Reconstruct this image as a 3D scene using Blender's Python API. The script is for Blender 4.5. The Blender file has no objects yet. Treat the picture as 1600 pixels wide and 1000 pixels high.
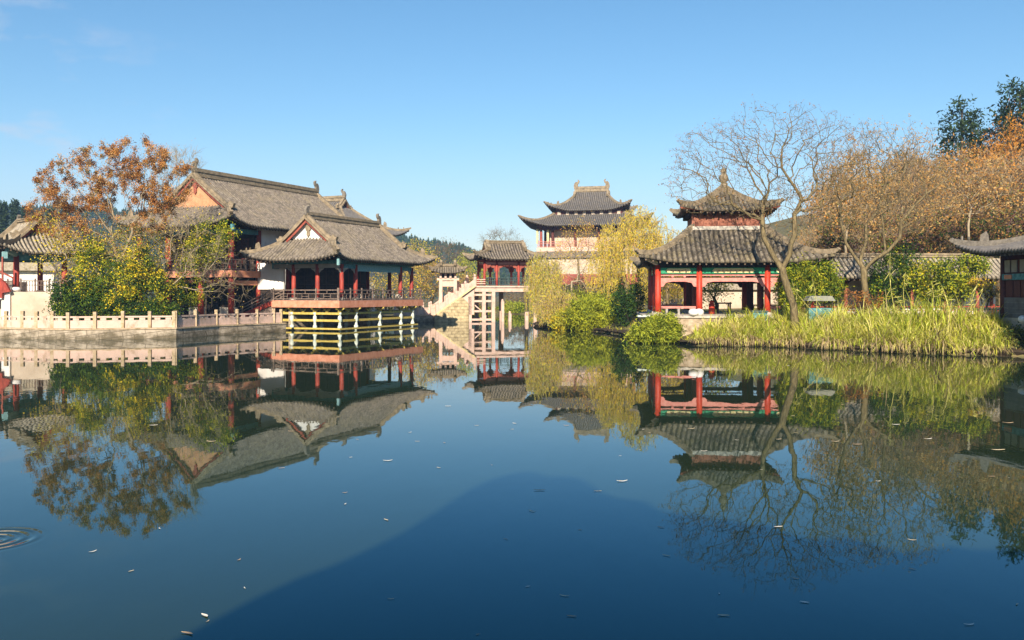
import bpy, math, random
import numpy as np
from mathutils import Vector

R = math.radians
C = bpy.context.scene.collection
scene = bpy.context.scene

# ------------------------------------------------------------------ camera
F, HOR, CAMZ = 1400.0, 458.0, 3.4            # focal length and horizon in photo pixels, eye height above the pond
cam_d = bpy.data.cameras.new('camera')
cam = bpy.data.objects.new('camera', cam_d); C.objects.link(cam)
cam.location = (0, 0, CAMZ); cam.rotation_euler = (R(90), 0, 0)
cam_d.sensor_width = 36.0; cam_d.lens = 36.0 * F / 1600.0
cam_d.shift_y = -(500.0 - HOR) / 1600.0
cam_d.clip_start = 0.1; cam_d.clip_end = 5000
scene.camera = cam
scene.view_settings.view_transform = 'Standard'
scene.view_settings.look = 'None'
scene.view_settings.exposure = 0.95
scene.view_settings.gamma = 1.0
scene.render.film_transparent = False
try:
    scene.cycles.use_denoising = True
    scene.cycles.max_bounces = 8
    scene.cycles.transparent_max_bounces = 8
    scene.cycles.volume_bounces = 0
    scene.cycles.caustics_reflective = False
    scene.cycles.caustics_refractive = False
except Exception:
    pass

# ------------------------------------------------------------------ sun and sky
SUN_AZ = math.atan2(-0.114, -0.993)           # from +Y towards +X
SUN_EL = R(30)
S = Vector((math.sin(SUN_AZ) * math.cos(SUN_EL), math.cos(SUN_AZ) * math.cos(SUN_EL), math.sin(SUN_EL)))
world = bpy.data.worlds.new('World'); scene.world = world
world.use_nodes = True
wn = world.node_tree.nodes; wl = world.node_tree.links
wn.clear()
w_out = wn.new('ShaderNodeOutputWorld'); w_bg = wn.new('ShaderNodeBackground')
sky = wn.new('ShaderNodeTexSky'); sky.sky_type = 'NISHITA'; sky.sun_disc = False
sky.sun_elevation = SUN_EL; sky.sun_rotation = SUN_AZ
sky.air_density = 1.0; sky.dust_density = 0.25; sky.ozone_density = 2.0; sky.altitude = 100
w_bg.inputs['Strength'].default_value = 0.078
hs = wn.new('ShaderNodeHueSaturation'); hs.inputs['Saturation'].default_value = 1.22; hs.inputs['Hue'].default_value = 0.494
wl.new(sky.outputs['Color'], hs.inputs['Color'])
# thin high cloud wisps, fixed in the sky by direction
tc = wn.new('ShaderNodeTexCoord'); mp = wn.new('ShaderNodeMapping')
mp.inputs['Scale'].default_value = (1.0, 1.0, 2.6); mp.inputs['Location'].default_value = (0.37, 0.2, 0.55)
wl.new(tc.outputs['Generated'], mp.inputs['Vector'])
nz = wn.new('ShaderNodeTexNoise'); nz.inputs['Scale'].default_value = 9.0; nz.inputs['Detail'].default_value = 9
nz.inputs['Roughness'].default_value = 0.62
wl.new(mp.outputs['Vector'], nz.inputs['Vector'])
cr = wn.new('ShaderNodeValToRGB')
cr.color_ramp.elements[0].position = 0.53; cr.color_ramp.elements[0].color = (0, 0, 0, 1)
cr.color_ramp.elements[1].position = 0.70; cr.color_ramp.elements[1].color = (1, 1, 1, 1)
wl.new(nz.outputs['Fac'], cr.inputs['Fac'])
sep = wn.new('ShaderNodeSeparateXYZ'); wl.new(tc.outputs['Generated'], sep.inputs['Vector'])
lowm = wn.new('ShaderNodeMapRange'); lowm.inputs['From Min'].default_value = 0.46; lowm.inputs['From Max'].default_value = 0.10
lowm.inputs['To Min'].default_value = 0.0; lowm.inputs['To Max'].default_value = 0.6
wl.new(sep.outputs['Z'], lowm.inputs['Value'])
cm = wn.new('ShaderNodeMath'); cm.operation = 'MULTIPLY'
leftm = wn.new('ShaderNodeMapRange'); leftm.inputs['From Min'].default_value = -0.30; leftm.inputs['From Max'].default_value = -0.47
wl.new(sep.outputs['X'], leftm.inputs['Value'])
cm0 = wn.new('ShaderNodeMath'); cm0.operation = 'MULTIPLY'; wl.new(lowm.outputs['Result'], cm0.inputs[0]); wl.new(leftm.outputs['Result'], cm0.inputs[1])
hzm = wn.new('ShaderNodeMapRange'); hzm.inputs['From Min'].default_value = 0.13; hzm.inputs['From Max'].default_value = 0.04; hzm.inputs['To Min'].default_value = 0.0; hzm.inputs['To Max'].default_value = 0.3
wl.new(sep.outputs['Z'], hzm.inputs['Value'])
cm1 = wn.new('ShaderNodeMath'); cm1.operation = 'MAXIMUM'; wl.new(cm0.outputs[0], cm1.inputs[0]); wl.new(hzm.outputs['Result'], cm1.inputs[1])
cmn = wn.new('ShaderNodeMath'); cmn.operation = 'MULTIPLY'; wl.new(cr.outputs['Color'], cmn.inputs[0]); wl.new(cm1.outputs[0], cmn.inputs[1])
hz2 = wn.new('ShaderNodeMapRange'); hz2.interpolation_type = 'SMOOTHSTEP'; hz2.inputs['From Min'].default_value = 0.20; hz2.inputs['From Max'].default_value = -0.02; hz2.inputs['To Max'].default_value = 0.42; wl.new(sep.outputs['Z'], hz2.inputs['Value'])
cm.operation = 'MAXIMUM'; wl.new(cmn.outputs[0], cm.inputs[0]); wl.new(hz2.outputs['Result'], cm.inputs[1])
mixc = wn.new('ShaderNodeMix'); mixc.data_type = 'RGBA'
mixc.inputs['B'].default_value = (5.5, 5.35, 5.75, 1)
wl.new(cm.outputs[0], mixc.inputs['Factor']); wl.new(hs.outputs['Color'], mixc.inputs['A'])
wl.new(mixc.outputs['Result'], w_bg.inputs['Color'])
wl.new(w_bg.outputs['Background'], w_out.inputs['Surface'])

sun_d = bpy.data.lights.new('sun', 'SUN'); sun_d.energy = 5.0; sun_d.angle = R(0.5); sun_d.color = (1.0, 0.87, 0.70)
sun = bpy.data.objects.new('sun', sun_d); C.objects.link(sun)
sun.rotation_euler = (-S).to_track_quat('-Z', 'Y').to_euler()
sun.location = (0, -20, 60)

# ------------------------------------------------------------------ helpers
def px(x, y, Y):
    """a point of the place at distance Y seen in direction (x, y) of the photo"""
    return Vector(((x - 800.0) / F * Y, Y, CAMZ - (y - HOR) / F * Y))
def gx(x, Y): return (x - 800.0) / F * Y

class MB:
    def __init__(s): s.v = []; s.f = []; s.m = []; s.mi = 0
    def add(s, vs, fs):
        o = len(s.v); s.v.extend([tuple(p) for p in vs])
        for f in fs: s.f.append(tuple(i + o for i in f)); s.m.append(s.mi)
    def box(s, x0, x1, y0, y1, z0, z1):
        s.add([(x0,y0,z0),(x1,y0,z0),(x1,y1,z0),(x0,y1,z0),(x0,y0,z1),(x1,y0,z1),(x1,y1,z1),(x0,y1,z1)],
              [(0,3,2,1),(4,5,6,7),(0,1,5,4),(1,2,6,5),(2,3,7,6),(3,0,4,7)])
    def bar(s, p, q, w, h):
        p = Vector(p); q = Vector(q); d = (q - p)
        if d.length < 1e-6: return
        d.normalize(); up = Vector((0,0,1))
        if abs(d.z) > 0.95: up = Vector((0,1,0))
        a = d.cross(up).normalized() * (w / 2); b = a.cross(d).normalized() * (h / 2)
        vs = [p-a-b, p+a-b, p+a+b, p-a+b, q-a-b, q+a-b, q+a+b, q-a+b]
        s.add(vs, [(0,1,2,3),(4,7,6,5),(0,4,5,1),(1,5,6,2),(2,6,7,3),(3,7,4,0)])
    def sweep(s, path, w, h):
        """rectangular section w x h swept along a path, kept upright"""
        n = len(path); P = [Vector(p) for p in path]; vs = []
        for i, p in enumerate(P):
            d = (P[min(i+1,n-1)] - P[max(i-1,0)]); dh = Vector((d.x, d.y, 0))
            if dh.length < 1e-5: dh = Vector((1,0,0))
            dh.normalize(); a = Vector((-dh.y, dh.x, 0)) * (w/2); dn = d.normalized(); up = a.normalized().cross(dn) * -1
            if up.z < 0: up = -up
            up *= h/2
            vs += [p-a-up, p+a-up, p+a+up, p-a+up]
        fs = [(0,1,2,3), tuple(4*(n-1)+k for k in (3,2,1,0))]
        for i in range(n-1):
            for k in range(4): fs.append((4*i+k, 4*(i+1)+k, 4*(i+1)+(k+1)%4, 4*i+(k+1)%4))
        s.add(vs, fs)
    def lathe(s, x, y, prof, n=12):
        vs = []; fs = []
        for z, r in prof:
            for k in range(n): vs.append((x + r*math.cos(2*math.pi*k/n), y + r*math.sin(2*math.pi*k/n), z))
        for i in range(len(prof)-1):
            for k in range(n): fs.append((i*n+k, i*n+(k+1)%n, (i+1)*n+(k+1)%n, (i+1)*n+k))
        fs.append(tuple(range(n-1,-1,-1))); fs.append(tuple((len(prof)-1)*n+k for k in range(n)))
        s.add(vs, fs)
    def prism(s, pts, axis_o, ax, ay, n, t):
        """outline pts (2D) in plane (ax, ay) at axis_o, thickness t along n"""
        O = Vector(axis_o); ax = Vector(ax); ay = Vector(ay); n = Vector(n)
        k = len(pts); a = [O + ax*p[0] + ay*p[1] - n*(t/2) for p in pts]; b = [O + ax*p[0] + ay*p[1] + n*(t/2) for p in pts]
        s.add(a+b, [tuple(range(k-1,-1,-1)), tuple(range(k,2*k))] + [(i,(i+1)%k,k+(i+1)%k,k+i) for i in range(k)])
    def blob(s, c, r, n=10, m=7, rng=None, rough=0.0):
        vs = []; fs = []
        for i in range(m+1):
            t = math.pi*i/m
            for k in range(n):
                a = 2*math.pi*k/n; q = 1 + (rng.uniform(-rough, rough) if rng and 0 < i < m else 0)
                vs.append((c[0]+r[0]*q*math.sin(t)*math.cos(a), c[1]+r[1]*q*math.sin(t)*math.sin(a), c[2]+r[2]*q*math.cos(t)))
        for i in range(m):
            for k in range(n): fs.append((i*n+k, (i+1)*n+k, (i+1)*n+(k+1)%n, i*n+(k+1)%n))
        s.add(vs, fs)
    def build(s, name, mats, parent=None, smooth=False):
        me = bpy.data.meshes.new(name); me.from_pydata(s.v, [], s.f)
        if not isinstance(mats, (list, tuple)): mats = [mats]
        for m in mats: me.materials.append(m)
        if len(mats) > 1: me.polygons.foreach_set('material_index', s.m)
        if smooth: me.polygons.foreach_set('use_smooth', [True]*len(me.polygons))
        me.update()
        o = bpy.data.objects.new(name, me); C.objects.link(o)
        if parent is not None: o.parent = parent
        return o

def np_mesh(name, V, faces, mats, midx=None, parent=None, smooth=False):
    """faces: list of int arrays (n,k)"""
    me = bpy.data.meshes.new(name)
    V = np.asarray(V, dtype=np.float32)
    loops = np.concatenate([f.ravel() for f in faces]).astype(np.int32)
    tot = np.concatenate([np.full(len(f), f.shape[1]) for f in faces]).astype(np.int32)
    start = np.concatenate([[0], np.cumsum(tot)[:-1]]).astype(np.int32)
    me.vertices.add(len(V)); me.vertices.foreach_set('co', V.ravel())
    me.loops.add(len(loops)); me.loops.foreach_set('vertex_index', loops)
    me.polygons.add(len(tot)); me.polygons.foreach_set('loop_start', start)
    try: me.polygons.foreach_set('loop_total', tot)
    except Exception: pass
    if not isinstance(mats, (list, tuple)): mats = [mats]
    for m in mats: me.materials.append(m)
    if midx is not None: me.polygons.foreach_set('material_index', np.asarray(midx, dtype=np.int32))
    if smooth: me.polygons.foreach_set('use_smooth', np.ones(len(tot), dtype=bool))
    me.update(calc_edges=True); me.validate()
    o = bpy.data.objects.new(name, me); C.objects.link(o)
    if parent is not None: o.parent = parent
    return o

def tag(o, label, cat, group=None):
    o['label'] = label; o['category'] = cat
    if group: o['group'] = group
    return o
def thing(name, label, cat, loc=(0,0,0), rz=0.0, group=None):
    o = bpy.data.objects.new(name, None); C.objects.link(o)
    o.location = loc; o.rotation_euler = (0, 0, rz); o.empty_display_size = 0.5
    return tag(o, label, cat, group)
def kind(o, k): o['kind'] = k; return o
def dup(root, loc, rz=0.0, sc=1.0, label=None, group=None):
    r = root.copy(); C.objects.link(r); r.location = loc; r.rotation_euler = (0,0,rz)
    r.scale = sc if isinstance(sc, tuple) else (sc,)*3
    if label: r['label'] = label
    if group: r['group'] = group
    for ch in root.children:
        c = ch.copy(); C.objects.link(c); c.parent = r
        for g in ch.children:
            d = g.copy(); C.objects.link(d); d.parent = c
    return r

# ------------------------------------------------------------------ materials
def mat(name, c1, c2=None, rough=0.8, scale=3.0, detail=6, bump=0.0, bscale=None, c3=None, spec=0.3, coord='Object', stretch=None, contrast=(0.35, 0.65)):
    m = bpy.data.materials.new(name); m.use_nodes = True
    nt = m.node_tree; b = nt.nodes['Principled BSDF']
    b.inputs['Roughness'].default_value = rough
    b.inputs['Specular IOR Level'].default_value = spec
    if c2 is None:
        b.inputs['Base Color'].default_value = (*c1, 1)
    tcn = nt.nodes.new('ShaderNodeTexCoord'); vec = tcn.outputs[coord]
    if stretch:
        mpn = nt.nodes.new('ShaderNodeMapping'); mpn.inputs['Scale'].default_value = stretch
        nt.links.new(vec, mpn.inputs['Vector']); vec = mpn.outputs['Vector']
    if c2 is not None:
        n = nt.nodes.new('ShaderNodeTexNoise'); n.inputs['Scale'].default_value = scale; n.inputs['Detail'].default_value = detail
        n.inputs['Roughness'].default_value = 0.65
        nt.links.new(vec, n.inputs['Vector'])
        r = nt.nodes.new('ShaderNodeValToRGB')
        r.color_ramp.elements[0].position = contrast[0]; r.color_ramp.elements[0].color = (*c1, 1)
        r.color_ramp.elements[1].position = contrast[1]; r.color_ramp.elements[1].color = (*c2, 1)
        if c3 is not None:
            e = r.color_ramp.elements.new(0.5*(contrast[0]+contrast[1])); e.color = (*c3, 1)
        nt.links.new(n.outputs['Fac'], r.inputs['Fac']); nt.links.new(r.outputs['Color'], b.inputs['Base Color'])
    if bump > 0:
        n2 = nt.nodes.new('ShaderNodeTexNoise'); n2.inputs['Scale'].default_value = bscale or scale*4; n2.inputs['Detail'].default_value = 5
        nt.links.new(vec, n2.inputs['Vector'])
        bp = nt.nodes.new('ShaderNodeBump'); bp.inputs['Strength'].default_value = bump; bp.inputs['Distance'].default_value = 0.05
        nt.links.new(n2.outputs['Fac'], bp.inputs['Height']); nt.links.new(bp.outputs['Normal'], b.inputs['Normal'])
    return m

def leaf_mat(name, c, trans=0.35, var=0.25):
    m = bpy.data.materials.new(name); m.use_nodes = True
    nt = m.node_tree; nt.nodes.clear()
    out = nt.nodes.new('ShaderNodeOutputMaterial')
    d = nt.nodes.new('ShaderNodeBsdfDiffuse'); t = nt.nodes.new('ShaderNodeBsdfTranslucent'); mx = nt.nodes.new('ShaderNodeMixShader')
    tcn = nt.nodes.new('ShaderNodeTexCoord')
    n = nt.nodes.new('ShaderNodeTexNoise'); n.inputs['Scale'].default_value = 1.3; n.inputs['Detail'].default_value = 4
    nt.links.new(tcn.outputs['Object'], n.inputs['Vector'])
    r = nt.nodes.new('ShaderNodeValToRGB')
    r.color_ramp.elements[0].position = 0.3; r.color_ramp.elements[0].color = (*[x*(1-var) for x in c], 1)
    r.color_ramp.elements[1].position = 0.7; r.color_ramp.elements[1].color = (*[min(1, x*(1+var)) for x in c], 1)
    nt.links.new(n.outputs['Fac'], r.inputs['Fac'])
    nt.links.new(r.outputs['Color'], d.inputs['Color']); nt.links.new(r.outputs['Color'], t.inputs['Color'])
    mx.inputs['Fac'].default_value = trans
    nt.links.new(d.outputs[0], mx.inputs[1]); nt.links.new(t.outputs[0], mx.inputs[2]); nt.links.new(mx.outputs[0], out.inputs['Surface'])
    return m

def tile_mat(name, c1, c2, c3, lichen=(0.3, 0.26, 0.16), cell=5.0):
    m = bpy.data.materials.new(name); m.use_nodes = True
    nt = m.node_tree; b = nt.nodes['Principled BSDF']; b.inputs['Roughness'].default_value = 0.85; b.inputs['Specular IOR Level'].default_value = 0.25
    tcn = nt.nodes.new('ShaderNodeTexCoord')
    vo = nt.nodes.new('ShaderNodeTexVoronoi'); vo.inputs['Scale'].default_value = cell
    nt.links.new(tcn.outputs['Object'], vo.inputs['Vector'])
    sp = nt.nodes.new('ShaderNodeSeparateColor'); nt.links.new(vo.outputs['Color'], sp.inputs['Color'])
    r = nt.nodes.new('ShaderNodeValToRGB')
    r.color_ramp.elements[0].position = 0.0; r.color_ramp.elements[0].color = (*c1, 1)
    r.color_ramp.elements[1].position = 1.0; r.color_ramp.elements[1].color = (*c3, 1)
    e = r.color_ramp.elements.new(0.5); e.color = (*c2, 1)
    nt.links.new(sp.outputs[0], r.inputs['Fac'])
    n = nt.nodes.new('ShaderNodeTexNoise'); n.inputs['Scale'].default_value = 0.9; n.inputs['Detail'].default_value = 8; n.inputs['Roughness'].default_value = 0.7
    nt.links.new(tcn.outputs['Object'], n.inputs['Vector'])
    r2 = nt.nodes.new('ShaderNodeValToRGB')
    r2.color_ramp.elements[0].position = 0.48; r2.color_ramp.elements[0].color = (0,0,0,1)
    r2.color_ramp.elements[1].position = 0.70; r2.color_ramp.elements[1].color = (0.75,0.75,0.75,1)
    nt.links.new(n.outputs['Fac'], r2.inputs['Fac'])
    mx = nt.nodes.new('ShaderNodeMix'); mx.data_type = 'RGBA'; mx.inputs['B'].default_value = (*lichen, 1)
    nt.links.new(r2.outputs['Color'], mx.inputs['Factor']); nt.links.new(r.outputs['Color'], mx.inputs['A'])
    nt.links.new(mx.outputs['Result'], b.inputs['Base Color'])
    n2 = nt.nodes.new('ShaderNodeTexNoise'); n2.inputs['Scale'].default_value = 9; n2.inputs['Detail'].default_value = 6
    nt.links.new(tcn.outputs['Object'], n2.inputs['Vector'])
    bp = nt.nodes.new('ShaderNodeBump'); bp.inputs['Strength'].default_value = 0.5; bp.inputs['Distance'].default_value = 0.06
    nt.links.new(n2.outputs['Fac'], bp.inputs['Height']); nt.links.new(bp.outputs['Normal'], b.inputs['Normal'])
    return m

def brick_mat(name, c1, c2, mortar, scale=1.0, w=0.5, h=0.25, ms=0.02, rot=None):
    m = bpy.data.materials.new(name); m.use_nodes = True
    nt = m.node_tree; b = nt.nodes['Principled BSDF']; b.inputs['Roughness'].default_value = 0.85
    tcn = nt.nodes.new('ShaderNodeTexCoord'); mpn = nt.nodes.new('ShaderNodeMapping')
    mpn.inputs['Rotation'].default_value = rot or (R(90), 0, 0)
    nt.links.new(tcn.outputs['Object'], mpn.inputs['Vector'])
    br = nt.nodes.new('ShaderNodeTexBrick'); br.inputs['Scale'].default_value = scale
    br.inputs['Color1'].default_value = (*c1, 1); br.inputs['Color2'].default_value = (*c2, 1); br.inputs['Mortar'].default_value = (*mortar, 1)
    br.inputs['Mortar Size'].default_value = ms; br.inputs['Brick Width'].default_value = w; br.inputs['Row Height'].default_value = h
    nt.links.new(mpn.outputs['Vector'], br.inputs['Vector'])
    n = nt.nodes.new('ShaderNodeTexNoise'); n.inputs['Scale'].default_value = 2.5; n.inputs['Detail'].default_value = 8
    nt.links.new(tcn.outputs['Object'], n.inputs['Vector'])
    mx = nt.nodes.new('ShaderNodeMix'); mx.data_type = 'RGBA'; mx.blend_type = 'MULTIPLY'; mx.inputs['Factor'].default_value = 0.8
    r = nt.nodes.new('ShaderNodeValToRGB'); r.color_ramp.elements[0].position = 0.3; r.color_ramp.elements[0].color = (0.45,0.42,0.36,1)
    r.color_ramp.elements[1].position = 0.6; r.color_ramp.elements[1].color = (1,1,1,1)
    nt.links.new(n.outputs['Fac'], r.inputs['Fac'])
    nt.links.new(br.outputs['Color'], mx.inputs['A']); nt.links.new(r.outputs['Color'], mx.inputs['B'])
    nt.links.new(mx.outputs['Result'], b.inputs['Base Color'])
    bp = nt.nodes.new('ShaderNodeBump'); bp.inputs['Strength'].default_value = 0.6; bp.inputs['Distance'].default_value = 0.03
    nt.links.new(br.outputs['Fac'], bp.inputs['Height']); bp.invert = True
    nt.links.new(bp.outputs['Normal'], b.inputs['Normal'])
    return m

M = {}
M['tile'] = tile_mat('grey_brown_tile', (0.105,0.088,0.07), (0.165,0.138,0.11), (0.235,0.20,0.16), (0.25,0.205,0.13))
M['tile_old'] = tile_mat('weathered_tile', (0.075,0.063,0.048), (0.15,0.125,0.095), (0.25,0.215,0.16), (0.22,0.175,0.075))
M['tile_grey'] = tile_mat('slate_grey_tile', (0.095,0.09,0.09), (0.13,0.122,0.118), (0.165,0.152,0.14), (0.16,0.14,0.115), 3.0)
M['tile_pale'] = tile_mat('pale_tile', (0.20,0.17,0.13), (0.29,0.25,0.19), (0.38,0.33,0.25), (0.36,0.30,0.2))
M['tile_pan_shade'] = tile_mat('painted_shade_pan_tile', (0.03,0.026,0.02), (0.055,0.047,0.036), (0.085,0.07,0.053), (0.085,0.07,0.04))  # tile troughs: shade between the rows put into the colour
M['ridge'] = mat('ridge_mortar', (0.15,0.12,0.08), (0.33,0.26,0.17), 0.9, 2.6, bump=0.5, bscale=9)
M['ridge_pale'] = mat('ridge_pale', (0.38,0.34,0.28), (0.55,0.5,0.42), 0.9, 3.0, bump=0.3)
M['ornament'] = mat('ridge_ornament_clay', (0.12,0.105,0.085), (0.24,0.21,0.17), 0.9, 6.0)
M['red'] = mat('red_lacquer', (0.15,0.022,0.016), (0.42,0.078,0.048), 0.6, 2.6, detail=9, bump=0.15, c3=(0.31,0.043,0.027), spec=0.3, contrast=(0.28,0.72), stretch=(1.5,1.5,0.6))
M['red_old'] = mat('faded_red_paint', (0.20,0.042,0.030), (0.36,0.10,0.065), 0.7, 3.0)
M['vermilion'] = mat('bright_vermilion', (0.26,0.022,0.010), (0.54,0.075,0.028), 0.5, 2.6, detail=9, bump=0.12, c3=(0.42,0.034,0.014), spec=0.35, contrast=(0.28,0.72), stretch=(1.5,1.5,0.6))
M['brick_red'] = mat('dull_brick_red', (0.20,0.065,0.04), (0.36,0.15,0.095), 0.8, 3.0, detail=9)
M['maroon'] = mat('dark_maroon_wood', (0.07,0.018,0.014), (0.11,0.03,0.022), 0.7, 4.0)
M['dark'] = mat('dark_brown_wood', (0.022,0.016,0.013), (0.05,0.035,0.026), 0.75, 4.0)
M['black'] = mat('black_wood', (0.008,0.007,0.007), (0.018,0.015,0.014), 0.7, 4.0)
M['rail'] = mat('weathered_rail_wood', (0.12,0.085,0.065), (0.27,0.20,0.16), 0.8, 5.0)
M['salmon'] = mat('salmon_fascia', (0.50,0.19,0.105), (0.66,0.31,0.20), 0.75, 2.2, c3=(0.58,0.25,0.15))
M['pink_stone'] = mat('pink_stone', (0.36,0.25,0.16), (0.68,0.475,0.385), 0.85, 1.9, detail=10, bump=0.25, c3=(0.58,0.42,0.34), contrast=(0.28,0.66), stretch=(1,1,0.7))
M['post_stone'] = mat('mossy_post_stone', (0.22,0.165,0.07), (0.56,0.43,0.31), 0.9, 2.8, detail=9, bump=0.5, c3=(0.44,0.335,0.21), contrast=(0.3,0.68))
M['wall_stone'] = None
M['white'] = mat('white_plaster', (0.50,0.46,0.40), (0.80,0.78,0.74), 0.9, 0.8, detail=10, bump=0.08, c3=(0.73,0.70,0.65), contrast=(0.27,0.62))
M['grey_plaster'] = mat('grey_plaster', (0.26,0.235,0.205), (0.36,0.33,0.29), 0.9, 1.5)
M['cream'] = mat('cream_render', (0.44,0.35,0.26), (0.58,0.48,0.37), 0.9, 0.8, bump=0.08)
M['orange_gable'] = mat('orange_gable_plaster', (0.40,0.19,0.095), (0.56,0.31,0.17), 0.9, 1.4, bump=0.1)
M['yellow'] = mat('yellow_ochre_beam', (0.38,0.285,0.05), (0.56,0.44,0.12), 0.7, 4.0)
M['pale_green'] = mat('pale_green_post', (0.45,0.52,0.44), (0.66,0.70,0.62), 0.7, 5.0)
M['teal'] = mat('teal_painted_beam', (0.035,0.13,0.15), (0.13,0.33,0.36), 0.65, 5.0, c3=(0.07,0.22,0.25))
M['teal_light'] = mat('pale_teal_board', (0.14,0.31,0.33), (0.30,0.48,0.48), 0.65, 6.0)
M['green'] = mat('green_painted_beam', (0.005,0.16,0.07), (0.03,0.30,0.15), 0.55, 5.0)
M['gold'] = mat('gold_panel', (0.52,0.40,0.17), (0.74,0.64,0.36), 0.6, 9.0)
M['pink_paint'] = mat('pink_fretwork', (0.50,0.17,0.14), (0.62,0.27,0.22), 0.65, 5.0)
M['rail_teal'] = mat('dark_teal_rail', (0.03,0.055,0.055), (0.075,0.12,0.115), 0.7, 6.0)
M['stone'] = mat('pale_stone', (0.33,0.29,0.235), (0.52,0.47,0.40), 0.9, 2.0, bump=0.4)
M['rock'] = mat('bank_rock', (0.20,0.145,0.09), (0.50,0.40,0.29), 0.95, 1.6, bump=0.9, bscale=4, c3=(0.36,0.28,0.19))
M['yellow_stone'] = brick_mat('yellow_ashlar', (0.62,0.50,0.29), (0.50,0.40,0.23), (0.36,0.28,0.16), 1.0, 0.75, 0.36, 0.03)
M['grey_brick'] = brick_mat('grey_brick', (0.16,0.155,0.15), (0.12,0.115,0.115), (0.24,0.23,0.22), 1.0, 0.3, 0.09, 0.012, rot=(R(90),0,R(90)))
M['grey_canopy'] = mat('grey_green_canvas', (0.17,0.18,0.15), (0.27,0.27,0.22), 0.85, 4.0)
def stained_wall():
    m = brick_mat('stained_retaining_stone', (0.50,0.42,0.32), (0.40,0.335,0.25), (0.2,0.16,0.11), 1.0, 1.5, 0.42, 0.02, rot=(R(90),0,R(8)))
    nt = m.node_tree; b = nt.nodes['Principled BSDF']; src = b.inputs['Base Color'].links[0].from_socket
    tc_ = nt.nodes.new('ShaderNodeTexCoord'); mp_ = nt.nodes.new('ShaderNodeMapping'); mp_.inputs['Scale'].default_value = (0.8,0.8,0.9); nt.links.new(tc_.outputs['Object'], mp_.inputs['Vector'])
    n = nt.nodes.new('ShaderNodeTexNoise'); n.inputs['Scale'].default_value = 1.6; n.inputs['Detail'].default_value = 10; n.inputs['Roughness'].default_value = 0.72; nt.links.new(mp_.outputs['Vector'], n.inputs['Vector'])
    sp = nt.nodes.new('ShaderNodeSeparateXYZ'); nt.links.new(tc_.outputs['Object'], sp.inputs['Vector'])
    mr = nt.nodes.new('ShaderNodeMapRange'); mr.inputs['From Min'].default_value = 0.75; mr.inputs['From Max'].default_value = 0.0; mr.inputs['To Min'].default_value = -0.10; mr.inputs['To Max'].default_value = 0.17; nt.links.new(sp.outputs['Z'], mr.inputs['Value'])
    ad = nt.nodes.new('ShaderNodeMath'); nt.links.new(n.outputs['Fac'], ad.inputs[0]); nt.links.new(mr.outputs['Result'], ad.inputs[1])
    r = nt.nodes.new('ShaderNodeValToRGB'); r.color_ramp.elements[0].position = 0.46; r.color_ramp.elements[0].color = (0,0,0,1); r.color_ramp.elements[1].position = 0.66; r.color_ramp.elements[1].color = (0.85,0.85,0.85,1); nt.links.new(ad.outputs[0], r.inputs['Fac'])
    mx = nt.nodes.new('ShaderNodeMix'); mx.data_type = 'RGBA'; mx.inputs['B'].default_value = (0.085,0.066,0.032,1); nt.links.new(r.outputs['Color'], mx.inputs['Factor']); nt.links.new(src, mx.inputs['A']); nt.links.new(mx.outputs['Result'], b.inputs['Base Color']); return m
M['wall_stone'] = stained_wall()
M['soil'] = mat('dark_soil', (0.022,0.015,0.008), (0.06,0.042,0.024), 0.95, 1.5)
M['white_ball'] = mat('white_stone_ball', (0.62,0.6,0.57), (0.75,0.73,0.7), 0.6, 6.0)
M['skin_dark'] = mat('dark_clothing', (0.012,0.012,0.016), (0.03,0.03,0.035), 0.9, 8.0)
M['hair'] = mat('black_hair', (0.01,0.008,0.007), None, 0.6)
M['skin'] = mat('skin', (0.42,0.24,0.16), None, 0.6)
M['bark_pale'] = mat('pale_bark', (0.22,0.17,0.105), (0.42,0.345,0.225), 0.9, 3.0, bump=0.5, stretch=(4,4,0.8))
M['bark'] = mat('olive_brown_bark', (0.075,0.055,0.028), (0.25,0.195,0.095), 0.9, 3.0, bump=0.6, stretch=(4,4,0.8))
M['bark_dark'] = mat('dark_bark', (0.045,0.032,0.022), (0.11,0.085,0.058), 0.9, 4.0, bump=0.5, stretch=(4,4,0.8))
M['twig'] = mat('brown_twig', (0.20,0.145,0.085), (0.40,0.31,0.19), 0.9, 2.0)

LEAF = {}
def L(key, c, t=0.35): LEAF[key] = leaf_mat(key, c, t); return LEAF[key]
L('leaf_orange', (0.58,0.265,0.07)); L('leaf_rust', (0.33,0.155,0.06)); L('leaf_tan', (0.58,0.37,0.15)); L('leaf_dark_rust', (0.13,0.06,0.03))
L('leaf_yellow', (0.80,0.60,0.035)); L('leaf_yellow_green', (0.48,0.47,0.035)); L('leaf_green', (0.13,0.20,0.022)); L('leaf_dark_green', (0.032,0.068,0.020), 0.2)
L('leaf_olive', (0.20,0.19,0.05)); L('leaf_willow', (0.78,0.58,0.05)); L('leaf_willow_green', (0.50,0.49,0.085)); L('leaf_bright', (0.40,0.45,0.06))
L('reed_pale', (0.72,0.66,0.22)); L('reed_green', (0.42,0.49,0.055)); L('reed_yellow', (0.62,0.60,0.085)); L('reed_dry', (0.46,0.35,0.19))
L('pine', (0.025,0.045,0.018), 0.1); L('pine_light', (0.05,0.075,0.03), 0.1); L('larch', (0.50,0.22,0.025)); L('brown_dry', (0.42,0.235,0.075)); L('brown_pale', (0.56,0.37,0.15))
L('russet', (0.58,0.27,0.06)); L('mauve', (0.26,0.18,0.155)); L('purple_brown', (0.19,0.12,0.10)); L('bush_grass', (0.42,0.45,0.04)); L('bush_grass_dark', (0.17,0.21,0.035))

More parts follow.
